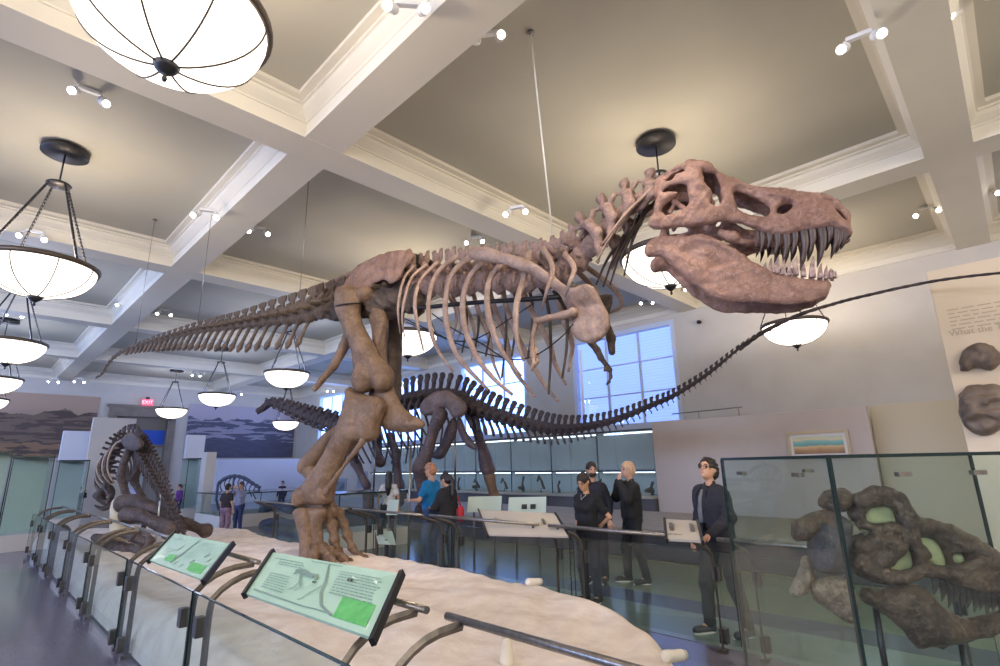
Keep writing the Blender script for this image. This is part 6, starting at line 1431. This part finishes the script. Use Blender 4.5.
    S.cap(B(-.105*fw, -.0, 1.345), B(.105*fw, -.0, 1.345), .10+g, .10+g, .05, (1, 1.12, 1)); S.cap(B(-.11*fw, -.01, 1.395), B(.11*fw, -.01, 1.395), .05+g*.8, .05+g*.8, .05)
    S.chain([B(-.07*fw, 0, 1.24), B(-.055*fw, .0, 1.10), B(-.06, 0, .97)], [.115*fw+g, .10*fw+g, .11+g], .06); S.chain([B(.07*fw, 0, 1.24), B(.055*fw, .0, 1.10), B(.06, 0, .97)], [.115*fw+g, .10*fw+g, .11+g], .06)
    if jacket > .02: S.cap(B(-.07, 0, .88), B(.07, 0, .88), .12+g, .12+g, .05); 
    if female: S.ell(B(.075, .09, 1.27), (.07, .06, .07), .04); S.ell(B(-.075, .09, 1.27), (.07, .06, .07), .04)
    zc = (.93 if not jacket > .02 else .80)
    S.cap((-.4, 0, zc-.3), (.4, 0, zc-.3), .3, .3, .008, (1, 1, 1), op='cut')
    for i in (0, 1):
        e, w_, _ = [np.array(v, float) for v in arms[i]]
        if sleeve == 'long': S.chain([sh[i], e, w_-(w_-e)*.06], [.05*fw+g*.8, .046+g*.7, .034+g*.6], .03)
        else:
            q = np.array(sh[i])*.35+e*.65; S.chain([sh[i], q], [.062*fw+g*.6, .052+g], .03)
    if jacket > 0: S.cap(B(0, -.02, 1.44), B(0, -.015, 1.475), .072, .068, .015)
    S.ell(B(0, .02, 1.54), (.056, .07, .075), .01, op='cut')
    S.noise(.006, 18, 5); S.noise(.003, 45, 6)
    tm = mat('cloth_%d_%d_%d' % top, top, .85, c2=tuple(int(c*.8) for c in top), scale=12, bump=.15, bscale=60)
    me = None; vs, F = S.surf(); me = npmesh('top', xf(vs), F); me.materials.append(tm); link({'long': 'jacket' if jacket else 'sweater', 'short': 't_shirt'}[sleeve], me, t)
    # --- trousers
    S = SDF((lo[0], lo[1], .04), (hi[0], hi[1], 1.1), res)
    S.cap((-.06, 0, .98), (.06, 0, .98), .112, .112, .05); S.cap((-.07, -.015, .90), (.07, -.015, .90), .118, .118, .05)
    for i in (0, 1): S.chain([hips[i], knees[i], (ank[i][0], ank[i][1], .11)], [.098, .074, .062], .035)
    S.noise(.008, 15, 8)
    lm = mat('cloth_%d_%d_%d' % legs, legs, .85, c2=tuple(int(c*.8) for c in legs), scale=12, bump=.15, bscale=50)
    vs, F = S.surf(); me = npmesh('trousers', xf(vs), F); me.materials.append(lm); link('trousers', me, t)
    # --- shoes
    smt = mat('shoe_%d' % shoes[0], shoes, .5)
    for i in (0, 1):
        a = ank[i]; S = SDF((a[0]-.1, a[1]-.14, -.01), (a[0]+.1, a[1]+.26, .17), max(.008, res*.7))
        S.cap((a[0], a[1]-.03, .045), (a[0]*1.12, a[1]+.16, .038), .046, .04, .02); S.cap((a[0], a[1]-.01, .07), (a[0], a[1]-.01, .11), .045, .045, .03); S.V = np.maximum(S.V, (-(S.lo[2]+S.res*np.arange(S.n[2]))[None, None, :]).astype(np.float32))
        S.build('shoe', smt, t, xf=xf)
        if near: MB().extr([tuple(p) for p in xf(np.array([(a[0]+.042*math.cos(q)*1.1+ (.01 if math.sin(q) > 0 else 0), a[1]+.065+.135*math.sin(q), .001) for q in np.linspace(0, 2*PI, 18, endpoint=False)]))], (0, 0, .02)).build('sole', mat('sole_white', (206, 204, 200), .6), t)
    # --- hair
    if hairstyle:
        S = SDF((-.3, -.45, 1.0), (.3, .4, 1.9), min(res, .011) if near else res)
        if hairstyle == 'bald':
            S.ell(hd(0, -.03, .085), (.081, .082, .07), .01, RH.T); S.ell(hd(0, .06, .17), (.12, .11, .1), .01, RH.T, op='cut')
        else:
            S.ell(hd(0, .002, .135), (.085, .112, .106), .02, RH.T); S.ell(hd(0, -.045, .08), (.08, .07, .08), .02, RH.T)
            S.ell(hd(0, .115, .065), (.07, .06, .095), .01, RH.T, op='cut')
            for s in (-1, 1): S.ell(hd(.085*s, .035, .065), (.03, .045, .05), .01, RH.T, op='cut')
            if hairstyle == 'long': S.chain([hd(0, -.06, .12), hd(0, -.08, .0), B(0, -.11, 1.38), B(0, -.12, 1.22)], [.085, .08, .075, .04], .03)
            if hairstyle == 'tail': S.ell(hd(0, -.11, .13), (.035, .035, .035), .02); S.chain([hd(0, -.11, .12), hd(0, -.15, .02), B(0, -.15, 1.36), B(0.02, -.13, 1.2)], [.03, .038, .036, .015], .02)
            if hairstyle == 'bun': S.ell(hd(0, -.105, .13), (.042, .04, .042), .02)
            if hairstyle == 'tousled': S.noise(.012, 40, 2)
        S.noise(.004, 50, 3); S.build('hair', hm, t, xf=xf)
    if beard:
        S = SDF((-.2, -.1, 1.4), (.2, .4, 1.75), .009); S.ell(hd(0, .045, .035), (.06, .065, .05), .015, RH.T); S.ell(hd(0, .11, .065), (.03, .03, .014), .01, RH.T, op='cut'); S.ell(hd(0, .0, .13), (.09, .12, .06), .01, RH.T, op='cut'); S.build('beard', hm, t, xf=xf)
    if near:   # eyes, brows, lips
        me_b = MB()
        for s in (-1, 1):
            c = xf(np.array([hd(.03*s, .090, .108)]))[0]; S = SDF(c-.03, c+.03, .004); S.ell(c, (.0125*k,)*3, .001); S.build('eye', mat('eye', (58, 44, 38), .2), t)
            a = xf(np.array([hd(.015*s, .101, .131), hd(.03*s, .100, .135), hd(.047*s, .088, .130)])); me_b.tube(a, .0035*k, 5)
        me_b.build('eyebrows', hm, t)
        MB().tube(xf(np.array([hd(-.022, .094, .046), hd(-.01, .1, .048), hd(.01, .1, .048), hd(.022, .094, .046)])), .0045*k, 6).build('lips', mat('lips', (170, 110, 100), .5), t)
    if glasses:
        mb = MB()
        for s in (-1, 1):
            mb.tube(xf(np.array([hd(.032*s+.025*math.cos(q), .112-.004*abs(math.cos(q)), .105+.018*math.sin(q)) for q in np.linspace(0, 2*PI, 17)])), .0026*k, 5)
            mb.tube(xf(np.array([hd(.057*s, .108, .11), hd(.078*s, .06, .112), hd(.08*s, -.01, .108)])), .0024*k, 5)
        mb.tube(xf(np.array([hd(-.008, .113, .108), hd(.008, .113, .108)])), .0026*k, 5); mb.build('glasses', M_black, t)
    for e in extras: e(t, xf, B, hd)
    return t
def hgt(pos, ytop, u=None):
    """height whose top projects at row ytop"""
    z = 1.0
    lo_, hi_ = .8, 2.2
    for _ in range(30):
        m = (lo_+hi_)/2
        if pj((pos[0], pos[1], m))[1] > ytop: lo_ = m
        else: hi_ = m
    return lo_
LFT = -CR_h; 
def pat(u, h): p = H(u, 480, h); return p     # ground point under column u at horizontal distance h
# A: man in dark jacket with glasses, hand on the rail, looking up
pA = pat(711, 5.45); fA = LFT*.93-HF*.36; HA = hgt(pA, 459)
kA = HA/1.75; fn = fA/np.linalg.norm(fA); rn = np.array([fn[1], -fn[0], 0])
def loc_of(p, pos, fn, rn, k): d = np.array(p)-np.array([pos[0], pos[1], 0]); return (d@rn/k, d@fn/k, d[2]/k)
hand = H(709, 541, 5.10); lh = loc_of(hand, pA, fn, rn, kA)
def lanyard(t, xf, B, hd):
    MB().tube(xf(np.array([B(.02, .085, 1.43), B(.03, .128, 1.34), B(.035, .146, 1.22), B(.04, .15, 1.08)])), [.02, .03, .032, .03], 8, flat=.35, side=fn).build('shirt_front', mat('shirt_grey', (112, 112, 116), .8), t)
    for q in (-.05, .09): MB().tube(xf(np.array([B(q*.6, .06, 1.47), B(q, .115, 1.39), B(q, .14, 1.24)])), [.012, .014, .008], 6).build('collar', mat('cloth_38_38_48', (38, 38, 48), .85), t)
    MB().tube(xf(np.array([B(.05, .13, 1.42), B(.045, .15, 1.25), B(.03, .15, 1.12)])), .004, 5).build('camera_strap', M_black, t)
    v = xf(np.array([B(.0, .16, 1.0), B(.08, .2, 1.08)])); c = xf(np.array([B(.03, .165, 1.06)]))[0]
    MB().obox(c, rn*.05, fn*.03, (0, 0, .035)).build('camera', M_black, t)
    MB().tube(xf(np.array([(.16, .05, .92), (.20, .10, .62), (.19, .12, .34), (.16, .12, .42)])), .006, 6).build('bag_strap', M_steel, t)
person('man with glasses in a dark jacket leaning on the rail and looking up', pA, fA, HA, skin=(206, 156, 124), top=(38, 38, 48), legs=(62, 56, 54), shoes=(58, 58, 62), hair=(22, 18, 18), hairstyle='tousled', head=(.25, .28), jacket=.018, glasses=True,
       arms=[((.26, -.02, 1.14), (.22, .12, .92), (-.1, .4, -1)), ((-.27, .06, 1.16), (lh[0], lh[1]-.02, lh[2]+.06), (0.1, .8, -.5))], stance=.12, step=.12, lean=.06, extras=(lanyard,))
# B: woman in black T-shirt looking down, hands behind her back
pB = pat(585, 6.75); fB = LFT*.75-HF*.66; HB = hgt(pB, 473.5)
def neckl(t, xf, B, hd): MB().tube(xf(np.array([B(.05, .05, 1.455), B(.0, .115, 1.385), B(-.05, .05, 1.455)])), .0025, 5).build('necklace', M_white, t)
person('woman with glasses in a black T-shirt looking down, her hands behind her back', pB, fB, HB, skin=(214, 160, 122), top=(24, 24, 28), legs=(34, 36, 52), hair=(30, 22, 20), hairstyle='bun', sleeve='short', head=(.1, -.38), female=True, glasses=True,
       arms=[((.27, -.16, 1.14), (.08, -.17, .98), (-1, -.1, -.2)), ((-.29, -.15, 1.14), (-.09, -.17, 1.0), (1, -.1, -.2))], res=.0125, extras=(neckl,))
# C: bearded man in navy sweater behind her
pC = pat(592, 7.8); person('bearded man in a navy sweater standing behind the woman in black', pC, LFT*.35-HF*.9, hgt(pC, 463), skin=(196, 150, 124), top=(30, 32, 46), legs=(40, 42, 52), hair=(26, 20, 20), hairstyle='short', head=(.5, .05), beard=True, res=.014)
# D: bald man in black, hand at his mouth
pD = pat(629, 7.7); person('man with cropped fair hair in a black jacket, a hand at his mouth', pD, LFT*.95-HF*.1, hgt(pD, 463), skin=(206, 158, 134), top=(28, 28, 30), legs=(34, 34, 36), shoes=(40, 36, 34), hair=(150, 122, 98), hairstyle='short', head=(.1, .02), jacket=.02,
       arms=[((.23, .16, 1.22), (.05, .165, 1.49), (-.3, -.2, .6)), ((-.24, .14, 1.20), (-.05, .175, 1.47), (.3, -.2, .5))], stance=.1, step=.1, res=.014)
# E: man in blue T-shirt
pE = pat(431, 9.2); 
def phone(t, xf, B, hd): 
    c = xf(np.array([(-.12, .42, 1.16)]))[0]; MB().obox(c, (.035, .035, 0), (.002, -.002, 0.0), (0, 0, .07)).build('booklet', M_white, t)
person('man in a bright blue T-shirt seen from behind beside a woman with pony tail', pE, LFT*.85+HF*.4, hgt(pE, 464), skin=(206, 150, 124), top=(20, 130, 200), legs=(62, 84, 118), shoes=(70, 66, 62), hair=(132, 92, 70), hairstyle='short', sleeve='short', head=(.1, -.1),
       arms=[((.27, .06, 1.14), (.18, .30, 1.12), (-.2, 1, .1)), ((-.29, .05, 1.13), (-.16, .32, 1.12), (.2, 1, .1))], res=.015, extras=(phone,))
# F: woman in black jacket with pony tail and red bag
pF = pat(447, 8.8)
def redbag(t, xf, B, hd):
    p = xf(np.array([(.2, -.16, 1.0)]))[0]; S = SDF(p-.35, p+.35, .02); S.ell(p, (.07, .07, .13), .02); S.noise(.01, 10, 3); S.build('red_bag', mat('bag_red', (176, 34, 48), .6), t); MB().tube(xf(np.array([B(.16, .06, 1.46), B(.24, -.05, 1.3), (.24, -.14, 1.12)])), .012, 6).build('bag_strap', mat('bag_red', (176, 34, 48), .6), t)
person('woman in a black jacket with a long dark pony tail and a red shoulder bag', pF, LFT*.7+HF*.62, hgt(pF, 473.5), skin=(200, 150, 122), top=(34, 32, 38), legs=(56, 64, 86), hair=(24, 20, 22), hairstyle='tail', head=(.2, -.3), female=True, jacket=.02,
       arms=[((.25, .05, 1.14), (.12, .26, 1.12), (-.3, 1, 0)), ((-.25, .05, 1.14), (-.1, .28, 1.12), (.3, 1, 0))], res=.015, extras=(redbag,))
# G: person in white top with long black hair, seen from behind
pG = pat(389, 11.6); person('person in a white top with long black hair seen from behind, beyond the glass enclosure', pG, HF*1.0+LFT*.1, hgt(pG, 472), skin=(200, 150, 122), top=(216, 212, 214), legs=(40, 40, 48), hair=(20, 18, 20), hairstyle='long', female=True, res=.016, sleeve='short')
# far visitors
def far(label, u, h, ytop, face, **kw):
    p = pat(u, h); H0 = max(1.15, hgt(p, ytop)); return person(label, p, face, H0, res=.024, **kw)
far('visitor in black taking a photograph beside the tall beige display panel', 81, 17, 487, CR_h*.9-HF*.1, top=(34, 34, 40), legs=(44, 46, 56), hairstyle='long', female=True, arms=[((.22, .16, 1.3), (.06, .3, 1.5), (-.3, .3, .9)), ((-.22, .16, 1.3), (-.06, .3, 1.5), (.3, .3, .9))])
far('dark haired visitor in a dark top seen from behind, by the arched skeleton', 229, 13.5, 484, HF*.9+CR_h*.3, top=(54, 48, 56), legs=(150, 120, 140), hair=(26, 20, 20), hairstyle='short', sleeve='short')
far('visitor in white holding a camera to the face by the arched skeleton', 242, 14.6, 482, -HF*.9+LFT*.3, top=(160, 160, 180), legs=(60, 70, 110), hair=(60, 40, 34), arms=[((.22, .16, 1.25), (.07, .25, 1.52), (-.3, .3, .9)), ((-.22, .16, 1.25), (-.07, .25, 1.52), (.3, .3, .9))])
far('visitor in dark blue far off by the white wall, left of the tyrannosaur shin', 283, 21, 481, -HF*1.0, top=(40, 48, 84), legs=(50, 60, 96), hair=(24, 24, 34))
far('visitor in a purple top far off right of the feeding skeleton', 181, 19, 487, -HF*.7+LFT*.5, top=(120, 60, 150), legs=(50, 60, 110), hair=(50, 34, 34))
far('visitor in white and blue glimpsed through the ribs of the feeding skeleton', 137, 17.5, 479, -HF*1.0, top=(180, 180, 206), legs=(60, 60, 90), hair=(40, 30, 30))
far('visitor in dark clothes glimpsed behind the legs of the feeding skeleton', 126, 18.5, 480, -HF*.8+LFT*.5, top=(50, 44, 56), legs=(60, 60, 80), hair=(26, 22, 24))
